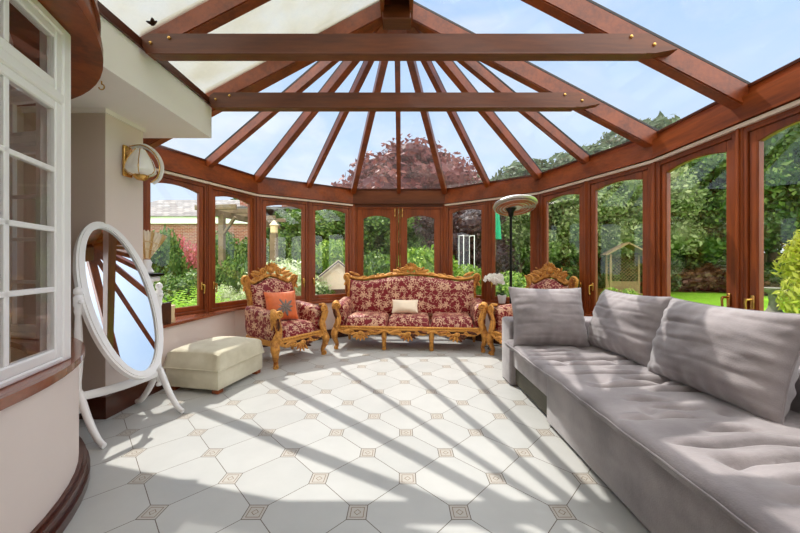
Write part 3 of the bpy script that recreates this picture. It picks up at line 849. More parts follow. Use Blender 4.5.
def cushion(name, label, cat, w, h, t, mat, loc, xd, yd, seed, piping=True, group=None, wr=.006):
    o, edge = pillow(name, w, h, t, mat, None, seed, wr)
    tag(o, label, cat, group)
    if piping:
        p = MB(); p.tube(edge, .005, 6, False); p.build('piping', mat, o, 60)
    orient(o, loc, xd, yd); return o
# cushions on the suite
sx = V((math.cos(R(-5)), math.sin(R(-5)), 0)); sb = V((-math.sin(R(-5)), math.cos(R(-5)), 0))
cushion('cushion', 'small cream satin cushion lying on the crimson settee', 'cushion', .38, .21, .12, 'creamsatin', (.06, 4.80, .575), sx, V((0, 0, 1))+sb*.7, 3, True)
cx = V((math.cos(R(56)), math.sin(R(56)), 0)); cbk = V((-math.sin(R(56)), math.cos(R(56)), 0))
oc = cushion('cushion', 'orange cushion with grey flower motif propped in the left armchair', 'cushion', .40, .38, .14, 'orange', V((-1.50, 4.20, .66))+cbk*.03+cx*-.03, cx*1.0-cbk*.30, V((0, 0, 1))+cbk*.35, 5, True)
fm = MB()
for k in range(9):
    a = 2*PI*k/9; l = .125 if k % 2 else .10
    fm.leaf((.012*math.cos(a)+.02, .012*math.sin(a)-.03, .082), (l*math.cos(a)+.02, l*math.sin(a)-.03, .074), (0, 0, 1), .045, -.02, .004)
fm.ell((.02, -.03, .084), (.022, .022, .008), 12, 6)
fo = fm.build('flower_motif', 'greyfelt', oc, 60); fo['label'] = 'grey applique flower'
# ------------------------------------------------------------------ grey sofa
gs = thing('sofa_bed', 'long grey velvet sofa bed along the right hand windows', 'sofa', (1.09, 3.47, 0))
# local: x away from the room, y = -distance along the wall
def gbox(mb, x0, x1, y0, y1, z0, z1, bv=.02, seg=3): mb.box(((x0+x1)/2-1.09, (y0+y1)/2-3.47, (z0+z1)/2), (x1-x0, y1-y0, z1-z0), 0, bv, seg)
YE = -.25
m = MB(); gbox(m, 1.09, 2.0, YE, 2.44, .02, .375, .015); gbox(m, 1.105, 2.0, 2.44, 3.20, .19, .375, .012); gbox(m, 1.16, 2.0, 2.44, 3.2, .03, .19, .004); m.build('base', 'grey', gs, 40)
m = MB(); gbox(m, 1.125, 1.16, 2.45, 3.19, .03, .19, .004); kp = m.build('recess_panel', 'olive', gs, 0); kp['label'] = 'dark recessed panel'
m = MB(); gbox(m, 1.07, 2.20, 3.19, 3.47, .0, .645, .03, 4); m.build('arm', 'grey', gs, 40)
m = MB(); gbox(m, 1.97, 2.20, YE, 3.19, .0, .655, .035, 4); m.build('backrest', 'grey', gs, 40)
m = MB()
random.seed(4)
creases = [(y+random.uniform(-.02, .02), random.uniform(1.0, 1.45), random.uniform(1.45, 1.98), random.uniform(.5, 1)) for y in [YE+.08+.108*k for k in range(32)]]
SX0, SX1, SY0, SY1 = 1.015, 1.975, YE-.01, 3.185
def seat(u, v):
    x = SX0+(SX1-SX0)*u; y = SY0+(SY1-SY0)*v
    e_ = (1-max(0, 1-u/.06)**2.2*.62)
    wob = .012*noise.noise(V((y*2.6, 0, 1)))+.006*noise.noise(V((y*9, 0, 4)))
    z = .462*1.0
    d = 0
    for cy_, xa, xb, dp in creases:
        if abs(y-cy_) < .09:
            ys_ = y-cy_-.010*math.sin(x*14+cy_*9)
            w_ = min(1, max(0, (x-xa)/.12))*min(1, max(0, (xb-x)/.12)) if xa < x < xb else 0
            d += dp*w_*(.045*math.exp(-(ys_/.013)**2)-.016*math.exp(-((ys_-.042)/.022)**2))
    tx = .0
    for q in (1.25, 1.62):
        for r_ in range(8):
            yy = YE+.2+.42*r_
            d2 = (x-q)**2+(y-yy)**2
            if d2 < .02: tx += .03*math.exp(-d2/.0022)
    z += .010*noise.noise(V((x*4, y*4, 2)))-d-tx
    zz = .375+(z-.375)*e_
    return (x-1.09+(0 if u > .0 else 0)+wob*(1-u)**6-(.012*math.sin(min(1, u/.06)*PI) if u < .06 else 0), y-3.47, zz)
m.grid(seat, 60, 420)
def seatlow(u, v):
    p = seat(0, v); x = SX0+(SX1-SX0)*u
    return (p[0] if u == 0 else max(x-1.09, p[0]), p[1], (p[2]-.0) if u == 0 else .372)
m.grid(seatlow, 10, 420)
m.build('seat_mattress', 'grey', gs, 60)
pm = MB(); edge = [V(seat(0.012, k/120))+V((-.006, 0, .004)) for k in range(121)]; pm.tube(edge, .006, 6); pm.build('piping', 'grey', gs, 60)
G = 'grey scatter cushions on the sofa bed'
cushion('scatter_cushion', 'square grey cushion leaning on the sofa arm at the far end', 'cushion', .68, .56, .30, 'grey', (1.375, 3.04, .71), (1, -.06, -.01), (0, .36, 1), 11, True, G, .010)
cushion('scatter_cushion', 'grey cushion between the square far cushion and the long near one', 'cushion', .70, .54, .31, 'grey', (1.84, 2.68, .705), (.06, -1, 0), (.34, 0, 1), 12, True, G, .012)
cushion('scatter_cushion', 'largest grey cushion, nearest whole one, with deep horizontal creases', 'cushion', .78, .55, .34, 'grey', (1.83, 1.89, .70), (.03, -1, -.0), (.34, 0, 1), 13, True, G, .014)
cushion('scatter_cushion', 'grey cushion cut off by the right edge of the photo', 'cushion', .70, .54, .31, 'grey', (1.88, 1.08, .70), (.0, -1, 0), (.32, 0, 1), 14, True, G, .010)

# ------------------------------------------------------------------ ottoman
ot = thing('ottoman', 'pale sage upholstered ottoman with low wooden feet by the left sill', 'ottoman', (-1.885, 3.345, 0), R(-11.6))
W_, D_ = .58, .66
m = MB(); m.box((0, 0, .13), (W_, D_, .18), 0, .012); m.build('base', 'ottoman', ot, 40)
m = MB()
def lid(u, v):
    a, b_ = u*2-1, v*2-1; e_ = ((1-abs(a)**18)*(1-abs(b_)**18))**.3
    return (math.copysign(abs(a)**.8, a)*(W_/2+.008), math.copysign(abs(b_)**.8, b_)*(D_/2+.008), .226+.148*e_+.05*(1-a*a)*(1-b_*b_))
m.grid(lid, 26, 26); m.grid(lambda u, v: ((1-2*u)*(W_/2+.008), (v*2-1)*(D_/2+.008), .225-.008), 26, 26)
per = []
m2 = MB()
def side(u, v):
    return None
m.build('cushion_lid', 'ottoman', ot, 50)
p = MB(); q = [(-W_/2-.01, -D_/2-.01, .221), (W_/2+.01, -D_/2-.01, .221), (W_/2+.01, D_/2+.01, .221), (-W_/2-.01, D_/2+.01, .221), (-W_/2-.01, -D_/2-.01, .221)]
p.tube(q, .006, 6, False); p.build('piping', 'ottoman', ot, 60)
for sx_ in (-1, 1):
    for sy_ in (-1, 1):
        m = MB(); m.box((sx_*(W_/2-.05), sy_*(D_/2-.05), .021), (.07, .07, .042), 0, .006); m.build('foot', 'wood', ot, 0)

# ------------------------------------------------------------------ cheval mirror
PLm, PRm = V((-2.185, 2.20, 0)), V((-2.01, 2.70, 0)); ctr = (PLm+PRm)/2
ux = (PRm-PLm).normalized(); un = V((ux.y, -ux.x, 0)); half = (PRm-PLm).length/2
cm_ = thing('cheval_mirror', 'white painted oval cheval mirror tilted on a turned stand', 'mirror', ctr, math.atan2(ux.y, ux.x))
# local x along the stand, -y faces the room
TL = R(24.5); piv = .945
def tilt(x, y, z): return (x-.014, y*math.cos(TL)+z*math.sin(TL), piv+z*math.cos(TL)-y*math.sin(TL))
ea, eb = .188, .577
m = MB(); NE = 64
for ri, ro, y0, y1 in ((0, .054, -.022, .02), (.008, .040, -.030, -.02)):
    vs = []; 
    for k in range(NE):
        a = 2*PI*k/NE
        for rr_, yy in ((ri, y0), (ro, y0), (ro, y1), (ri, y1)): vs.append(tilt((ea+rr_)*math.cos(a), yy, (eb+rr_)*math.sin(a)))
    fs = [(4*k+j, 4*((k+1) % NE)+j, 4*((k+1) % NE)+(j+1) % 4, 4*k+(j+1) % 4) for k in range(NE) for j in range(4)]
    m.add(vs, fs)
m.build('oval_frame', 'white_paint', cm_, 30)
m = MB(); vs = [tilt((ea+.004)*math.cos(2*PI*k/NE), -.010, (eb+.004)*math.sin(2*PI*k/NE)) for k in range(NE)]+[tilt((ea+.004)*math.cos(2*PI*k/NE), .0, (eb+.004)*math.sin(2*PI*k/NE)) for k in range(NE)]
m.add(vs, [tuple(range(NE)), tuple(range(2*NE-1, NE-1, -1))]+[(k, NE+k, NE+(k+1) % NE, (k+1) % NE) for k in range(NE)])
m.build('mirror_glass', 'mirror', cm_, 0)
for s in (-1, 1):
    m = MB(); x = s*half
    m.lathe([(.012, .22), (.022, .24), (.022, .30), (.026, .33), (.018, .35), (.017, .40), (.024, .50), (.028, .60), (.022, .74), (.016, .85), (.024, .88), (.020, .90), (.026, .92), (.026, .975), (.016, .99), (.026, 1.005), (.024, 1.03), (.008, 1.045)], 16, (x, 0, 0))
    m.lathe([(.018, .19), (.022, .205), (.012, .22)], 12, (x, 0, 0))
    m.tube([(x, 0, piv), (s*(ea+.03), 0, piv)], .012, 8); m.ell((x, -.028, piv), (.016, .016, .016), 10, 6)
    m.build('post', 'white_paint', cm_, 50)
    for t_ in (-1, 1):
        l_ = MB(); pth = smoothpath([(x, t_*.01, .33), (x, t_*.05, .26), (x, t_*.12, .15), (x, t_*.21, .05), (x, t_*.275, .018)])
        l_.tube(pth, interp([.024, .026, .024, .021, .018], len(pth)), 10, True, (.8, 1.15)); l_.build('leg', 'white_paint', cm_, 50)
m = MB(); 
st = smoothpath([(-half, 0, .30), (-half*.4, 0, .285), (half*.4, 0, .285), (half, 0, .30)])
m.tube(st, interp([.026, .030, .026], len(st)), 10, True, (.55, 1.1)); m.build('stretcher', 'white_paint', cm_, 50)

# ------------------------------------------------------------------ patio heater, orchid
ht = thing('patio_heater', 'black pole heater with a round wire grille head beside the right armchair', 'heater', (1.55, 4.585, 0))
m = MB(); m.lathe([(.125, 0), (.13, .012), (.125, .03), (.05, .05), (.03, .06)], 28); m.build('base', 'black', ht, 40)
m = MB(); m.tube([(0, 0, .05), (0, 0, 1.90)], .019, 14); m.lathe([(.022, 1.86), (.034, 1.88), (.04, 1.93), (.07, 1.975), (.08, 1.985)], 20); m.build('pole', 'black', ht, 40)
HM = Matrix.Translation((.05, -.02, 2.03)) @ Matrix.Rotation(R(-15), 4, 'X') @ Matrix.Translation((0, 0, -2.03))
def head(m): m.v = [tuple(HM @ V(p)) for p in m.v]; return m
m = MB(); m.lathe([(.08, 1.985), (.20, 1.99), (.285, 2.005), (.30, 2.025), (.29, 2.045), (.18, 2.10), (.06, 2.125), (.0, 2.13)], 40); head(m).build('reflector', 'steel', ht, 40)
tilt_h = 0
m = MB()
for r_ in (.09, .15, .21, .27): m.tube([(r_*math.cos(2*PI*k/36), r_*math.sin(2*PI*k/36), 1.982) for k in range(37)], .0035, 5, False)
for k in range(12): a = 2*PI*k/12; m.tube([(.07*math.cos(a), .07*math.sin(a), 1.982), (.29*math.cos(a), .29*math.sin(a), 1.995)], .003, 5)
head(m).build('grille', 'steel', ht, 60)
for r_ in (.10, .14, .18, .22, .255):
    m = MB(); m.tube([(r_*math.cos(2*PI*k/36), r_*math.sin(2*PI*k/36), 1.984) for k in range(34)], .010, 6); head(m).build('heating_element', 'heat', ht, 60)
orc = thing('potted_orchid', 'white flowering orchid in a white pot on the sill behind the right armchair', 'plant', (1.513, 4.872, .613))
m = MB(); m.lathe([(.045, 0), (.05, .01), (.065, .11), (.068, .12), (.055, .12), (.05, .10)], 20); m.build('pot', 'white_paint', orc, 40)
m = MB()
random.seed(8)
stems = []
for k, (tx_, ty_) in enumerate(((-.16, .02), (-.06, .0), (-.22, .08))):
    pts = smoothpath([(0, 0, .1), (tx_*.2, ty_*.3, .27), (tx_*.6, ty_, .38), (tx_, ty_, .36)]); m.tube(pts, .004, 6); stems.append(pts)
m.build('stem', L['mid'], orc, 60)
m = MB()
for k in range(6):
    a = k*1.05+.3; m.leaf((0, 0, .11), (.10*math.cos(a), .045*math.sin(a)-.03, .17+.03*(k % 2)), (0, 0, 1), .06, -.2, .004)
m.build('foliage', L['mid'], orc, 60)
m = MB()
for pts in stems:
    for q in pts[8:]:
        for _ in range(2):
            c = q+V((random.uniform(-.04, .04), random.uniform(-.04, .03), random.uniform(-.03, .04)))
            for j in range(5):
                a = 2*PI*j/5+random.random(); n_ = V((0, -1, 0))
                m.leaf(c, c+V((.034*math.cos(a), -.006, .034*math.sin(a))), n_, .034, .1, .002)
m.build('blossom', 'petal', orc, 60)

# ------------------------------------------------------------------ things on the left sill, sconce
pd = thing('pedestal', 'white pedestal with black top on the left sill, behind the oval mirror', 'pedestal', (-2.42, 3.09, .613))
m = MB(); m.box((0, 0, .02), (.20, .16, .04), 0, .006); m.box((0, 0, .05), (.17, .13, .03), 0, .01)
m.lathe([(.062, .06), (.055, .10), (.05, .38), (.058, .42)], 20); m.box((0, 0, .445), (.17, .14, .05), 0, .012); m.build('column', 'white_paint', pd, 40)
m = MB(); m.box((0, 0, .485), (.215, .18, .026), 0, .004); m.build('top_slab', 'black', pd, 0)
fn_ = thing('fan_lamp', 'cream ribbed fan shaped lamp standing on the white pedestal', 'lamp', (-2.39, 3.10, 1.113))
m = MB(); m.lathe([(.055, 0), (.06, .012), (.05, .03), (.036, .06), (.045, .10), (.03, .13)], 20); m.build('base', 'white_paint', fn_, 40)
m = MB()
def fan(u, v, sg):
    a = R(-33+66*u); r_ = .04+.26*v*(1+.03*math.cos(u*2*PI*12)*(v > .9))
    return (r_*math.sin(a), sg*(.012+.05*v*(1-(2*u-1)**2)**.5+.004*math.cos(u*PI*24)), .10+r_*math.cos(a))
m.grid(lambda u, v: fan(u, v, -1), 72, 8); m.grid(lambda u, v: fan(1-u, v, 1), 72, 8)
m.build('shade', 'fanshade', fn_, 60)
m = MB()
for rr_ in (.13, .20):
    m.tube([(rr_*1.0*math.sin(R(-33+66*k/24)), -(.015+.05*(rr_/.28)*(1-(2*k/24-1)**2)**.5)-.002, .10+rr_*math.cos(R(-33+66*k/24))) for k in range(25)], .005, 6)
m.build('shade_band', 'wax', fn_, 60)
orient(fn_, (-2.42, 3.09, 1.113), (.92, .4, 0), (-.4, .92, 0))
dk = MB(); dk.box((0, 0, .10), (.045, .13, .20), 0, .004); dk.box((.0, 0, .203), (.049, .134, .008), 0, .002)
tag(dk.build('wooden_box', 'darkwood', None, 0, (-2.315, 3.17, .613), R(-10)), 'slim dark brown box standing upright beside the white pedestal', 'box')
dk.__init__()
cn = MB(); cn.lathe([(.04, 0), (.042, .01), (.034, .06), (.036, .15), (.042, .165), (.03, .17)], 16)
tag(cn.build('candle_holder', 'wax', None, 40, (-2.345, 3.31, .613)), 'cream candle holder on the left sill beside the slim dark box', 'candle')

sn = thing('wall_sconce', 'gilt wall light with etched glass shade on the pier', 'wall lamp', (-2.31, 2.73, 2.03))
m = MB(); m.box((.012, 0, .03), (.024, .09, .26), 0, .02, 3); m.tube([(.02, 0, .05), (.07, 0, .10), (.11, 0, .06)], .008, 8); m.build('back_plate', 'brass', sn, 40)
m = MB()
SP = [(.032, .13), (.05, .10), (.082, .04), (.102, -.02), (.105, -.05), (.085, -.075), (.05, -.088)]
def shade(u, v):
    a = u*2*PI; t_ = v*(len(SP)-1); k = min(int(t_), len(SP)-2); f = t_-k
    r_ = SP[k][0]*(1-f)+SP[k+1][0]*f; z = SP[k][1]*(1-f)+SP[k+1][1]*f
    r_ *= 1+.07*abs(math.cos(a*3))
    return (.125+r_*math.cos(a), r_*math.sin(a), z)
m.grid(shade, 60, 18, True, False); m.build('glass_shade', 'opal', sn, 60)
m = MB(); m.lathe([(.0, -.128), (.03, -.125), (.055, -.10), (.06, -.08), (.045, -.07)], 16, (.125, 0, 0)); m.build('finial', 'brass', sn, 40)
m = MB()
pts = smoothpath([(.03, .02, .16), (.12, .04, .175), (.20, .06, .12), (.245, .07, .02), (.235, .06, -.09), (.19, .04, -.14)])
m.tube(pts, .020, 8, True, (.25, 1)); m.build('glass_hoop', 'opal', sn, 60)
m = MB()
for o_ in (-.02, .02): m.tube([V(q)+V((0, o_, 0)) for q in pts], .005, 6)
for k in range(6):
    a = 2*PI*k/6; m.tube([tuple(V(shade(k/6, v/8))+V((math.cos(a), math.sin(a), 0))*.003) for v in range(9)], .0035, 5)
m.build('scroll_wire', 'brass', sn, 60)
hk = MB(); hk.tube([(0, 0, 0), (0, 0, -.02)], .004, 6); hk.tube([(.018*math.sin(R(a)), 0, -.038+.018*math.cos(R(a))) for a in range(0, 280, 20)], .004, 6)
tag(hk.build('ceiling_hook', 'brass', None, 60, (-1.99, 2.16, 2.415)), 'small metal cup hook in the white bulkhead next to the wooden canopy', 'hook')
lf = MB()
for k in range(4): a = k*1.7+.4; lf.leaf((-.008*math.cos(a), -.008*math.sin(a), .004), (.036*math.cos(a), .036*math.sin(a), .012), (0, 0, 1), .036, .2, .002)
lo = lf.build('fallen_leaf', L['plum'], None, 60); tag(lo, 'dark dead leaf stuck to the pale roof glass above the bulkhead', 'leaf')
lo.location = (-1.735, 2.274, 2.878); lo.rotation_euler = (0, -math.atan(slope), 0)
cbm = MB(); cbm.tube(smoothpath([(1.16, 4.62, .008), (1.19, 4.70, .008), (1.26, 4.66, .008), (1.22, 4.56, .008), (1.33, 4.60, .008), (1.30, 4.75, .01), (1.42, 4.72, .012)]), .005, 6)
tag(cbm.build('power_cable', 'seal', None, 60), 'black cable looped on the floor between settee and right armchair', 'cable')

# ------------------------------------------------------------------ garden
GZ = -.15
def gx(px, y): return (px-401)/325*y
b = MB(); b.prism([(-40, -12), (-40, 45), (45, 45), (45, -12)], GZ-.3, GZ); struct(b.build('ground', 'lawn', smooth=0))
b = MB(); b.prism([(-4.6, -1.2), (-4.6, 4.5), (-1.6, 7.4), (1.6, 7.4), (3.6, 5.8), (3.9, 3.5), (3.9, -1.2)], GZ, GZ+.03); struct(b.build('ground_patio', 'concrete_path', smooth=0))

def leaf_mesh(name, blobs, n, size, mat, seed=0, shell=.35, core=.72, elong=1.7, up=0.0, droop=0.0):
    rng = np.random.default_rng(seed)
    B = np.array(blobs, float); ar = (B[:, 3]*B[:, 4]+B[:, 4]*B[:, 5]+B[:, 3]*B[:, 5]); pk = rng.choice(len(B), n, p=ar/ar.sum())
    d = rng.normal(size=(n, 3)); d /= np.linalg.norm(d, axis=1)[:, None]
    rad = 1-shell*rng.random(n)**1.5+.06*rng.normal(size=n)
    P = B[pk, :3]+d*B[pk, 3:6]*rad[:, None]
    nr = d+.9*rng.normal(size=(n, 3)); nr /= np.linalg.norm(nr, axis=1)[:, None]
    t = rng.normal(size=(n, 3)); t[:, 2] += up-droop; t -= nr*(t*nr).sum(1)[:, None]; t /= np.linalg.norm(t, axis=1)[:, None]
    s = np.cross(nr, t); sz = size*(.6+.8*rng.random(n))[:, None]
    v = np.empty((n, 4, 3))
    v[:, 0] = P-t*sz*elong*.5; v[:, 2] = P+t*sz*elong*.5+nr*sz*.15
    v[:, 1] = P-s*sz*.5+nr*sz*.18; v[:, 3] = P+s*sz*.5+nr*sz*.18
    mb = MB()
    if core:
        for bb in blobs: mb.ell(bb[:3], (bb[3]*core, bb[4]*core, bb[5]*core), 10, 7)
    vc = len(mb.v); verts = np.concatenate([np.array(mb.v).reshape(-1, 3), v.reshape(-1, 3)]) if vc else v.reshape(-1, 3)
    faces = list(mb.f)+[tuple(r) for r in (vc+np.arange(4*n).reshape(n, 4)).tolist()]
    me = bpy.data.meshes.new(name); me.from_pydata(verts.tolist(), [], faces); me.materials.append(L[mat]); me.update()
    return me
def mesh_obj(name, me, parent=None, loc=(0, 0, 0), scale=(1, 1, 1), rz=0):
    o = bpy.data.objects.new(name, me); COL.objects.link(o); o.location = loc; o.scale = scale; o.rotation_euler = (0, 0, rz)
    if parent is not None: o.parent = parent
    return o
def blob_cluster(r, h0, h1, k, seed, rb=.5, flat=1.0):
    rnd = random.Random(seed); out = [(0, 0, (h0+h1)/2, r*.7, r*.7, (h1-h0)*.42)]
    for i in range(k):
        a = i*2.4+rnd.random()*.6; z = h0+(h1-h0)*(.18+.7*((i+.5)/k)); f = math.sin(PI*min(1, max(.1, (z-h0)/(h1-h0))))**.5
        rr = r*.62*f; q = r*rb*rnd.uniform(.75, 1.15)
        out.append((rr*math.cos(a), rr*math.sin(a), z, q, q, q*.85*flat))
    return out
PROTO = {}
def proto(key, *a, **k):
    PROTO[key] = leaf_mesh(key, *a, **k)
proto('broad_dark', blob_cluster(1, .6, 3.0, 11, 1), 15000, .052, 'dark', 1)
proto('broad_mid', blob_cluster(1, .5, 2.9, 11, 2), 15000, .052, 'mid', 2)
proto('broad_pale', blob_cluster(1, .7, 2.9, 11, 3), 15000, .052, 'pale', 3)
proto('copper', blob_cluster(1, .5, 2.3, 16, 4), 12000, .05, 'purple', 4)
proto('plum', blob_cluster(1, .4, 2.6, 12, 5), 12000, .052, 'plum', 5)
proto('conifer', blob_cluster(1, .6, 2.8, 13, 6, .42, .8), 9000, .065, 'conifer', 6, .6, .55, 2.2)
proto('dome', [(0, 0, .25, 1, 1, .85)], 7000, .055, 'bright', 7, .12, .92)
proto('dome_dark', [(0, 0, .25, 1, 1, .85)], 7000, .055, 'mid', 8, .12, .92)
proto('shrub_mid', blob_cluster(1, 0, 1.3, 9, 9, .5), 11000, .05, 'mid', 9)
proto('shrub_bright', blob_cluster(1, 0, 1.3, 9, 10, .5), 11000, .05, 'bright', 10)
proto('shrub_pale', blob_cluster(1, 0, 1.3, 9, 11, .5), 10000, .045, 'whiteflower', 11)
proto('shrub_pink', blob_cluster(1, 0, 1.6, 9, 12, .45), 4500, .065, 'pinkflower', 12, .5, 0)
proto('shrub_yellow', blob_cluster(1, 0, 1.4, 10, 13, .5), 11000, .05, 'yellow', 13, .35, .7, 2.6, 0, .6)
proto('shrub_brown', blob_cluster(1, 0, 1.0, 8, 14, .5), 4500, .09, 'brown', 14)
proto('shrub_dark', blob_cluster(1, 0, 1.3, 9, 15, .5), 6000, .08, 'dark', 15)
def hedgeblobs(n, seed):
    rnd = random.Random(seed)
    return [(rnd.uniform(-1, 1), rnd.uniform(-.3, .3), z, .42, .42, .36) for z in (.3, .85, 1.4, 1.9) for _ in range(n)]
def fern_mesh():
    m = MB(); rnd = random.Random(3)
    for f in range(110):
        a = rnd.random()*2*PI; ln = rnd.uniform(.5, .95); el = rnd.uniform(.8, 1.4); bx_, by_ = rnd.uniform(-.35, .35), rnd.uniform(-.35, .35)
        for k in range(16):
            t = k/15; r_ = ln*t*math.cos(el)*(1+.3*t); z = ln*t*math.sin(el)-.35*t*t*ln
            c = V((bx_+r_*math.cos(a), by_+r_*math.sin(a), z)); sd = V((-math.sin(a), math.cos(a), 0)); fw = V((math.cos(a), math.sin(a), .3))
            w_ = .13*ln*math.sin(PI*(.1+.85*t))+.01
            for s in (-1, 1):
                m.v += [tuple(c), tuple(c+sd*s*w_*.5+fw*.03), tuple(c+sd*s*w_+fw*.02), tuple(c+sd*s*w_*.5-fw*.005)]; o = len(m.v)-4; m.f.append((o, o+1, o+2, o+3))
    me = bpy.data.meshes.new('fern'); me.from_pydata(m.v, [], m.f); me.materials.append(L['fern']); me.update(); return me
PROTO['fern'] = fern_mesh()
TR = MB(); TR.tube(smoothpath([(0, 0, 0), (.02, .01, .5), (-.02, 0, 1.0), (0, 0, 1.6)]), interp([.09, .065, .055, .03], 19), 10)
for k in range(5): a = k*1.25; TR.tube([(0, 0, .8+.1*k), (.25*math.cos(a), .25*math.sin(a), 1.2+.1*k), (.5*math.cos(a), .5*math.sin(a), 1.5+.12*k)], [.035, .025, .01], 6)
trunk_o = TR.build('trunk', 'bark', None, 60); trunk_me = trunk_o.data; bpy.data.objects.remove(trunk_o)
def tree(name, label, key, px, y, r, h, rz=0, group=None, hp=3.2, trunk=1.0):
    if px > 650 and 10 < y < 16: y, r, h = y*1.34, r*1.34, h*1.34
    """crown prototype is about 1 m in radius and hp high"""
    o = thing(name, label, 'tree', (gx(px, y), y, GZ), rz, group)
    mesh_obj('crown', PROTO[key], o, (0, 0, 0), (r, r, h/hp))
    mesh_obj('trunk', trunk_me, o, (0, 0, 0), (r*.9, r*.9, h/hp*trunk))
    return o
def shrub(name, label, key, px, y, r, h, rz=0, group=None, hp=1.55, cat='shrub'):
    if px > 650 and 10 < y < 16: y, r, h = y*1.34, r*1.34, h*1.2
    return tag(mesh_obj(name, PROTO[key], None, (gx(px, y), y, GZ), (r, r, h/hp), rz), label, cat, group)
# trees beyond, seen above the frames and through the roof
tree('copper_beech', 'large purple leaved tree beyond the garden doors, its crown seen through the roof', 'copper', 406, 17, 4.0, 7.7, 0, None, 2.51)
T = 'trees beyond the doors and windows'
tree('broadleaf_tree', 'dark green bushy tree seen through the left garden door', 'broad_mid', 374, 12.5, 1.7, 4.3, .5, T)
tree('broadleaf_tree', 'rounded light green tree seen through the right garden door', 'broad_mid', 412, 11.5, 1.0, 3.6, 1.5, T)
tree('broadleaf_tree', 'big mid green tree behind the pale playhouse', 'broad_mid', 333, 12, 1.7, 4.1, 2.5, T)
tree('broadleaf_tree', 'dark tree between the right garden door and the plum tree', 'broad_dark', 432, 15, 2.0, 5.0, 2.2, T)
tree('plum_tree', 'dark purple brown tree in the window just right of the doors', 'plum', 464, 10.5, 1.5, 3.9, .3, T, 2.9)
tree('broadleaf_tree', 'green tree rising behind the brick building and wooden post', 'broad_dark', 297, 15, 1.5, 4.3, 1.1, T)
tree('broadleaf_tree', 'small dark tree seen above the brick building through the second window from the left', 'broad_dark', 232, 19, 1.3, 5.6, 1.1, T)
H = 'pleached trees along the right boundary'
tree('pleached_tree', 'pale leaved tree on a bare trunk behind the heater pole', 'broad_pale', 520, 11.5, 1.35, 4.6, .2, H)
tree('pleached_tree', 'pale leaved tree in the window above the right armchair', 'broad_pale', 563, 12.0, 1.7, 5.0, 1.0, H)
tree('pleached_tree', 'pale leaved tree to the left of the garden arbour', 'broad_pale', 597, 13.2, 1.9, 5.8, 2.0, H)
tree('pleached_tree', 'pale leaved tree directly over the garden arbour', 'broad_pale', 636, 14.2, 2.1, 6.2, 3.0, H)
tree('evergreen_tree', 'dark evergreen left of the thick post between lawn windows', 'broad_dark', 676, 13.0, 2.1, 6.4, .4, H)
tree('evergreen_tree', 'dark evergreen in the middle of the near lawn window', 'broad_dark', 705, 12.2, 1.9, 6.3, 1.4, H)
tree('evergreen_tree', 'dark evergreen behind the mullion of the lawn windows', 'broad_mid', 738, 11.6, 1.9, 6.4, 2.4, H)
tree('evergreen_tree', 'dark evergreen behind the stone birdbath', 'broad_dark', 772, 11.2, 2.0, 6.6, 3.4, H)
tree('evergreen_tree', 'green tree behind the yellow shrub at the right edge', 'broad_mid', 812, 10.8, 2.1, 6.8, 4.4, H)
C = 'conifers beyond the right boundary'
for k, (px, y, r, h, lab) in enumerate((
    (482, 21, 1.5, 7.6, 'slim conifer just right of the purple crown, seen through the roof'),
    (512, 20, 2.0, 7.6, 'conifer seen through the roof directly above the heater head'),
    (548, 20, 2.4, 8.6, 'conifer seen through the roof between heater and right armchair'),
    (585, 20, 2.4, 9.2, 'conifer seen through the roof above the garden arbour'),
    (622, 20, 2.6, 10.2, 'tall conifer left of the right end of the farther tie beam rafter'),
    (654, 19, 2.4, 10.8, 'tallest conifer, rising over the thick corner post on the right'),
    (690, 19, 2.6, 10.6, 'broad conifer seen through the roof above the near lawn window'),
    (724, 18, 2.2, 9.6, 'last conifer towards the right, just above the eaves beam'))):
    tree('conifer_tree', lab, 'conifer', px, y, r*1.5, h, k*.9, C, 3.0)
# shrubs
S_ = 'garden shrubs near the house'
shrub('clipped_dome', 'mid green clipped dome behind the left garden door', 'dome_dark', 374, 9.2, 1.05, 1.62, 0, 'clipped domes', 1.1)
shrub('clipped_dome', 'bright green clipped dome behind the right garden door', 'dome', 424, 9.0, 1.25, 1.75, 1, 'clipped domes', 1.1)
shrub('leafy_shrub', 'pinkish shrub between right garden door and the next window', 'shrub_brown', 447, 8.2, .5, 1.5, 0, S_)
shrub('leafy_shrub', 'low yellow green shrub behind the settee right end', 'shrub_bright', 462, 7.4, .75, 1.42, .4, S_)
shrub('leafy_shrub', 'yellow green shrub behind the heater pole', 'shrub_bright', 520, 7.2, .9, 1.25, 1.2, S_)
shrub('leafy_shrub', 'yellow green leafy shrub right of the far armchair, below the arbour', 'shrub_bright', 622, 6.2, .42, .95, 2, S_)
shrub('leafy_shrub', 'bright shrub low in the window behind the right armchair', 'shrub_bright', 556, 6.6, .5, .95, 2.7, S_)
shrub('leafy_shrub', 'light green rounded shrub beside the pale playhouse', 'shrub_bright', 327, 9.4, 1.0, 2.2, .3, S_)
shrub('leafy_shrub', 'green shrub in front of the playhouse door', 'shrub_mid', 315, 7.4, .5, 1.0, .9, S_)
shrub('leafy_shrub', 'pale flowering shrub behind the left armchair', 'shrub_pale', 283, 7.2, 1.0, 1.45, .9, S_)
shrub('leafy_shrub', 'mid green shrub against the brick wall right of the wooden post', 'shrub_mid', 298, 11.0, 1.0, 2.9, 1.5, S_)
shrub('leafy_shrub', 'rounded green shrub left of the corner post behind the ottoman', 'dome_dark', 240, 7.6, .72, 1.45, 1.5, S_, 1.1)
shrub('leafy_shrub', 'bushy green shrub beside the pergola upright', 'shrub_mid', 236, 9.6, 1.1, 2.6, 2.5, S_)
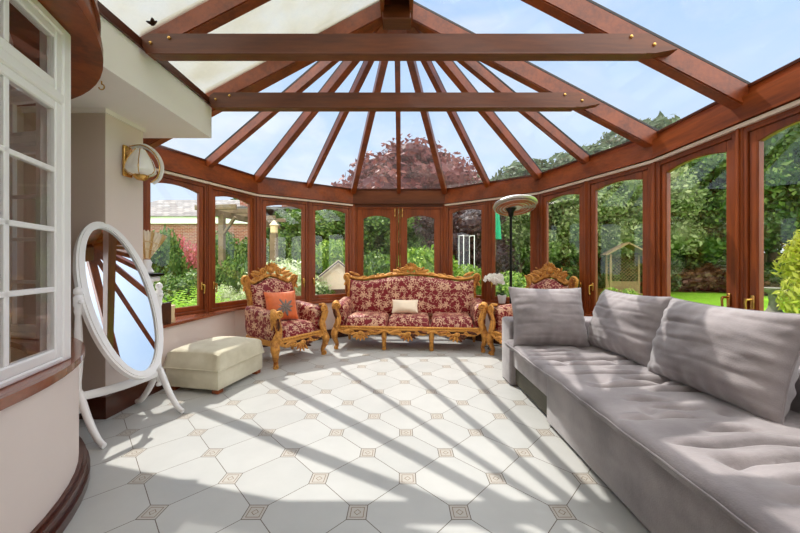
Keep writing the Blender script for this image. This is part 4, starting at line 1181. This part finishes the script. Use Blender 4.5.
shrub('leafy_shrub', 'pink flowering bush in front of the brick building', 'shrub_pink', 187, 8.8, .6, 2.3, 2.5, S_, 1.9)
shrub('leafy_shrub', 'dark green bush underneath the pink flowers', 'shrub_mid', 183, 8.0, 1.1, 1.35, 1.1, S_)
shrub('leafy_shrub', 'tall green bush at the left edge of the first window', 'shrub_mid', 152, 8.0, .75, 2.45, .6, S_)
shrub('leafy_shrub', 'low green bush behind the fan lamp', 'shrub_mid', 163, 6.4, .8, 1.25, 1.6, S_)
shrub('leafy_shrub', 'low grey green plant below the pergola upright', 'shrub_pale', 229, 6.6, .5, .9, 1.6, S_)
shrub('fern', 'bright green fern close outside the first left window', 'fern', 188, 5.3, 1.05, 1.3, 0, 'ferns outside the left window', .75, 'fern')
shrub('fern', 'bright green fern to the left of the bigger one outside the first window', 'fern', 166, 5.0, .85, 1.0, 1, 'ferns outside the left window', .75, 'fern')
shrub('yellow_conifer', 'golden yellow feathery shrub at the right edge beside the birdbath', 'shrub_yellow', 866, 7.4, 1.3, 2.4, 0, None, 1.7)
shrub('leafy_shrub', 'brownish low shrub at the hedge foot left of the lawn mullion', 'shrub_brown', 690, 12.3, 1.3, 1.15, .5, 'low shrubs at the lawn edge', 1.25)
shrub('leafy_shrub', 'brownish low shrub at the hedge foot right of the lawn mullion', 'shrub_brown', 752, 11.2, 1.2, 1.15, 1.5, 'low shrubs at the lawn edge', 1.25)
shrub('leafy_shrub', 'dark low shrub at the hedge foot beside the thick post', 'shrub_dark', 664, 13.0, 1.4, 1.9, 2.5, 'low shrubs at the lawn edge')
shrub('leafy_shrub', 'dark green low shrub at the hedge foot behind the birdbath', 'shrub_dark', 790, 10.4, 1.1, 1.35, 3.5, 'low shrubs at the lawn edge')
shrub('leafy_shrub', 'green shrub at the hedge foot in the near lawn window', 'shrub_mid', 715, 12.6, 1.3, 1.8, 3.5, 'low shrubs at the lawn edge')
shrub('leafy_shrub', 'dark shrub below the pale trees, right of the heater pole', 'shrub_dark', 545, 12.6, 1.5, 2.0, 1.5, 'low shrubs at the lawn edge')
shrub('leafy_shrub', 'dark shrub to the left of the arbour', 'shrub_dark', 592, 14.2, 1.5, 2.2, 2.1, 'low shrubs at the lawn edge')
shrub('leafy_shrub', 'dark shrub to the right of the arbour', 'shrub_dark', 645, 15.4, 1.4, 2.3, 2.9, 'low shrubs at the lawn edge')
# boundary fence behind
def fence(a, b_, h, label):
    a, b_ = V(a), V(b_); n = max(2, int((b_-a).length/1.8)); o = thing('garden_fence', label, 'fence', (a.x, a.y, GZ))
    d = b_-a
    m = MB(); m.beam((0, 0, h), (d.x, d.y, h), .03, h-.05); 
    for k in range(int(d.length/.15)): q = d*(k*.15/d.length); m.box((q.x, q.y, h/2), (.02, .05, h-.1), math.atan2(d.y, d.x))
    m.build('board_panel', 'timber', o, 0)
    for k in range(n+1):
        q = d*(k/n); m = MB(); m.box((q.x, q.y, h/2+.03), (.1, .1, h+.06), math.atan2(d.y, d.x), .01); m.build('post', 'timber', o, 0)
fence((-2.6, 18.5), (9.5, 20.5), 1.9, 'weathered board fence behind the trees beyond the doors')
fence((9.5, 20.5), (22, 14.0), 1.9, 'weathered board fence behind the dark evergreens on the right')
# brick building
bd = thing('brick_outbuilding', 'red brick building with white fascia and grey slate roof beyond the left windows', 'building', (-9.2, 16, GZ))
m = MB(); m.box((0, 2, 1.7), (9.0, 4.0, 3.4)); m.build('wall', 'brick', bd, 0)
m = MB(); m.box((0, -.08, 3.5), (9.3, .12, .34)); m.build('fascia', 'white_paint', bd, 0)
m = MB(); m.add([(-5.5, -.3, 3.66), (2.2, -.3, 3.66), (2.2, 4.3, 3.66), (-5.5, 4.3, 3.66), (-4.2, 2, 4.9), (.2, 2, 4.9)], [(0, 1, 5, 4), (1, 2, 5), (2, 3, 4, 5), (3, 0, 4), (3, 2, 1, 0)]); m.build('roof', 'slate', bd, 0)
m = MB(); m.box((2.9, 1.2, 4.1), (4.0, 2.6, .12)); m.build('flat_roof', 'felt', bd, 0)
for x, z in ((3.2, 4.45), (1.0, 4.7)):
    m = MB(); m.box((x, 1.4, z), (.6, .5, 1.1), 0, .01); m.box((x, 1.4, z+.55), (.7, .6, .12), 0, .01)
    c = m.build('chimney', 'brick', bd, 0); m = MB()
    for q in (-.14, .14): m.lathe([(.08, z+.6), (.1, z+.62), (.07, z+.9), (.09, z+.92)], 10, (x+q, 1.4, 0))
    m.build('chimney_pot', 'terracotta', c, 30)
# pergola
pg = thing('pergola', 'weathered timber pergola upright with crossbeams beyond the second left window', 'pergola', (gx(222, 8.2), 8.2, GZ))
for dx, dy in ((0, 0), (.35, 2.6)):
    m = MB(); m.box((dx, dy, 1.3), (.13, .13, 2.6), 0, .01); m.build('post', 'timber', pg, 0)
m = MB(); m.box((.13, 1.2, 2.62), (3.4, .07, .16), R(82), .01); m.build('beam', 'timber', pg, 0)
for k in range(5):
    m = MB(); m.box((-.02+.08*k, -.25+.62*k, 2.74), (1.1, .06, .12), R(-8), .01); m.build('rafter', 'timber', pg, 0)
m = MB(); m.beam((0, 0, 2.1), (.38, -.12, 2.54), .06, .06); m.build('brace', 'timber', pg, 0)
po = thing('lantern_post', 'weathered post with a small lantern behind the left armchair', 'post', (gx(274, 8.0), 8.0, GZ))
m = MB(); m.box((0, 0, 1.05), (.16, .16, 2.1), 0, .012); m.build('post', 'timber', po, 0)
m = MB(); m.lathe([(.06, 2.1), (.09, 2.12), (.09, 2.28), (.12, 2.30), (.02, 2.42)], 8); m.build('lantern', 'wax', po, 30)
# playhouse
ph = thing('playhouse', 'small pale wooden playhouse with a pitched roof behind the settee left end', 'playhouse', (gx(338, 8.0), 8.0, GZ), R(12))
m = MB()
prof = [(-.44, 0), (.44, 0), (.44, 1.0), (0, 1.36), (-.44, 1.0)]
n = 5
m.add([(x, -.4, z) for x, z in prof]+[(x, .5, z) for x, z in prof], [tuple(range(n)), tuple(range(2*n-1, n-1, -1))]+[(i, n+i, n+(i+1) % n, (i+1) % n) for i in range(n)]); m.build('walls', 'offwhite_boards', ph, 0)
m = MB(); m.beam((0, .05, 1.43), (.58, .05, .95), 1.1, .03); m.beam((0, .05, 1.43), (-.58, .05, .95), 1.1, .03); m.build('roof', 'felt', ph, 0)
m = MB(); m.box((.08, -.405, .45), (.48, .03, .62), 0, .004); m.build('doorway', 'darkwood', ph, 0)
m = MB(); m.beam((0, -.47, 1.45), (.60, -.47, .95), .03, .07); m.beam((0, -.47, 1.45), (-.60, -.47, .95), .03, .07); m.build('bargeboard', 'offwhite_boards', ph, 0)
# arbour
ab = thing('garden_arbour', 'trellis sided timber arbour with a shallow pitched roof across the lawn', 'arbour', (gx(625, 10.6), 10.6, GZ), R(-20))
ab.scale = (.84, .84, .88)
for x in (-.55, .55):
    for y in (-.3, .35):
        m = MB(); m.box((x, y, .95), (.07, .07, 1.9), 0, .006); m.build('post', 'trellis', ab, 0)
m = MB(); m.beam((0, 0, 2.32), (.75, 0, 1.88), 1.0, .05); m.beam((0, 0, 2.32), (-.75, 0, 1.88), 1.0, .05); m.build('roof', 'trellis', ab, 0)
m = MB()
for k in range(-9, 10):
    for s in (-1, 1):
        x0 = k*.12; a_ = V((x0-s*.5, .37, .9)); b_ = V((x0+s*.5, .37, 1.9))
        def clip(a, b):
            lo, hi = 0.0, 1.0; d_ = b.x-a.x
            t0, t1 = sorted(((-.52-a.x)/d_, (.52-a.x)/d_)); lo, hi = max(lo, t0), min(hi, t1)
            return (a+(b-a)*lo, a+(b-a)*hi) if hi-lo > .05 else None
        q = clip(a_, b_)
        if q: m.beam(q[0], q[1], .012, .022, V((0, 1, 0)))
m.build('lattice', 'trellis', ab, 0)
m = MB(); m.box((0, .12, .45), (1.05, .42, .05), 0, .006); m.box((0, .33, .68), (1.05, .03, .40), 0, .006); m.build('bench', 'trellis', ab, 0)
pt = thing('planter_tub', 'brown tub planter standing to the left of the arbour', 'planter', (gx(601, 12.2), 12.2, GZ))
m = MB(); m.lathe([(.28, 0), (.36, .42), (.39, .45), (.33, .45), (.3, .40)], 20); m.build('tub', 'terracotta', pt, 40)
mesh_obj('foliage', PROTO['shrub_dark'], pt, (0, 0, .40), (.34, .34, .4))
# birdbath
bb = thing('birdbath', 'grey stone birdbath standing on the lawn at the right', 'birdbath', (gx(774, 8.6), 8.6, GZ))
m = MB(); m.lathe([(.24, 0), (.24, .06), (.17, .09), (.12, .18), (.095, .35), (.11, .55), (.15, .60)], 20); m.build('pedestal', 'stone', bb, 40)
m = MB(); m.lathe([(.12, .59), (.28, .63), (.36, .69), (.37, .72), (.34, .72), (.26, .675), (.05, .66)], 28); m.build('basin', 'stone', bb, 40)
# white metal frame, green parasol
wf = thing('metal_hoop_arch', 'white tubular metal arch standing under the plum tree', 'arch', (gx(469, 8.5), 8.5, GZ), R(20))
wf.scale = (.8, .6, 1)
m = MB(); m.tube([(-.2, 0, 0), (-.2, 0, 2.1), (.2, 0, 2.1), (.2, 0, 0)], .015, 8); m.build('front_hoop', 'white_paint', wf, 40)
m = MB(); m.tube([(-.2, .4, 0), (-.2, .4, 2.1), (.2, .4, 2.1), (.2, .4, 0)], .011, 8); m.tube([(-.2, 0, 2.1), (-.2, .4, 2.1)], .011, 6); m.tube([(.2, 0, 2.1), (.2, .4, 2.1)], .011, 6); m.build('rear_hoop', 'white_paint', wf, 40)
gp = thing('folded_parasol', 'bright green folded parasol outside the window behind the heater', 'parasol', (gx(494, 6.7), 6.7, GZ))
m = MB(); m.tube([(-.05, 0, 0), (.06, 0, 2.48)], .018, 8); m.build('pole', 'timber', gp, 40)
m = MB()
def cl(u, v):
    a = u*2*PI; r_ = (.03+.075*v**.7)*(1+.25*math.cos(a*6)); z = 2.44-.58*v
    return (.055-.032*v+r_*math.cos(a), r_*math.sin(a), z)
m.grid(cl, 48, 10, True); m.build('cover', 'green_cloth', gp, 60)

# ------------------------------------------------------------------ light, sky, camera
sun = bpy.data.lights.new('sun', 'SUN'); sun.energy = 3.7; sun.angle = R(.55); sun.color = (1, .96, .90)
so = bpy.data.objects.new('sun', sun); COL.objects.link(so)
sd = V((-.29, .55, 1)).normalized(); so.rotation_euler = sd.to_track_quat('Z', 'Y').to_euler()
w = bpy.data.worlds.new('sky'); sc.world = w; w.use_nodes = True; nt = w.node_tree; nt.nodes.clear()
def wn(t, **k):
    n = nt.nodes.new(t)
    for a, b in k.items(): setattr(n, a, b)
    return n
out = wn('ShaderNodeOutputWorld'); bg = wn('ShaderNodeBackground'); tc = wn('ShaderNodeTexCoord')
sp = wn('ShaderNodeSeparateXYZ'); nt.links.new(tc.outputs['Generated'], sp.inputs[0])
rp = wn('ShaderNodeValToRGB'); nt.links.new(sp.outputs[2], rp.inputs[0])
els = rp.color_ramp.elements; els[0].position = 0.0; els[0].color = lin(226, 236, 246); els[1].position = .9; els[1].color = lin(138, 184, 240)
e2 = els.new(.35); e2.color = lin(190, 216, 246)
mp = wn('ShaderNodeMapping'); mp.inputs['Scale'].default_value = (1, 1, 2.6); nt.links.new(tc.outputs['Generated'], mp.inputs[0])
nz = wn('ShaderNodeTexNoise'); nz.inputs['Scale'].default_value = 2.6; nz.inputs['Detail'].default_value = 7; nz.inputs['Roughness'].default_value = .55; nz.inputs['Distortion'].default_value = .4
nt.links.new(mp.outputs[0], nz.inputs['Vector'])
cr = wn('ShaderNodeValToRGB'); nt.links.new(nz.outputs[0], cr.inputs[0]); cr.color_ramp.elements[0].position = .46; cr.color_ramp.elements[1].position = .72
cr.color_ramp.elements[0].color = (0, 0, 0, 1); cr.color_ramp.elements[1].color = (.75, .75, .75, 1)
dv = wn('ShaderNodeVectorMath', operation='DOT_PRODUCT'); nt.links.new(tc.outputs['Generated'], dv.inputs[0]); dv.inputs[1].default_value = V((-.75, .3, .2)).normalized()
lm = wn('ShaderNodeMapRange'); nt.links.new(dv.outputs['Value'], lm.inputs[0]); lm.inputs[1].default_value = -.5; lm.inputs[2].default_value = .75; lm.inputs[3].default_value = .12; lm.inputs[4].default_value = 1.0
cm2 = wn('ShaderNodeMath', operation='MULTIPLY'); nt.links.new(cr.outputs[0], cm2.inputs[0]); nt.links.new(lm.outputs[0], cm2.inputs[1])
mx = wn('ShaderNodeMix', data_type='RGBA'); nt.links.new(cm2.outputs[0], mx.inputs[0]); nt.links.new(rp.outputs[0], mx.inputs[6]); mx.inputs[7].default_value = (.95, .95, .96, 1)
# unseen sky overhead and behind the house, brightness added to fill the room
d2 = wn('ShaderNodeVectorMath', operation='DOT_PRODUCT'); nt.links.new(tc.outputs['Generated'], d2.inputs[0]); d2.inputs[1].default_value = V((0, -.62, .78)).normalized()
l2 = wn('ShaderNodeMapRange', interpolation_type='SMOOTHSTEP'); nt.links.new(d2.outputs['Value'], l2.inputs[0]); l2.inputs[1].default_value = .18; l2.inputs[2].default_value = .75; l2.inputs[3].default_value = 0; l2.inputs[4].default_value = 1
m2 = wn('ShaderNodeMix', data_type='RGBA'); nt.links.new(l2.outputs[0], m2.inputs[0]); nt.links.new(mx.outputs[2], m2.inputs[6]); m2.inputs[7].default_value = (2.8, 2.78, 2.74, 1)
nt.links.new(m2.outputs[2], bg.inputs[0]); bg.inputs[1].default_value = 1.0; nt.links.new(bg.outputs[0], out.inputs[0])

cam = bpy.data.cameras.new('camera'); cam.sensor_width = 36; cam.lens = 325/800*36; cam.shift_x = -1/800; cam.shift_y = -2.5/800; cam.clip_start = .05; cam.clip_end = 200
co = bpy.data.objects.new('camera', cam); COL.objects.link(co); co.location = (0, 0, CAMZ); co.rotation_euler = (PI/2, 0, 0); sc.camera = co
vs_ = sc.view_settings; sc.display_settings.display_device = 'sRGB'; vs_.view_transform = 'Standard'; vs_.look = 'None'; vs_.gamma = 1; vs_.use_curve_mapping = False; vs_.exposure = 0.27
cy = sc.cycles; cy.max_bounces = 12; cy.diffuse_bounces = 8; cy.glossy_bounces = 4; cy.transmission_bounces = 6; cy.transparent_max_bounces = 24
cy.use_denoising = True; cy.sample_clamp_indirect = 6; cy.caustics_reflective = False; cy.caustics_refractive = False
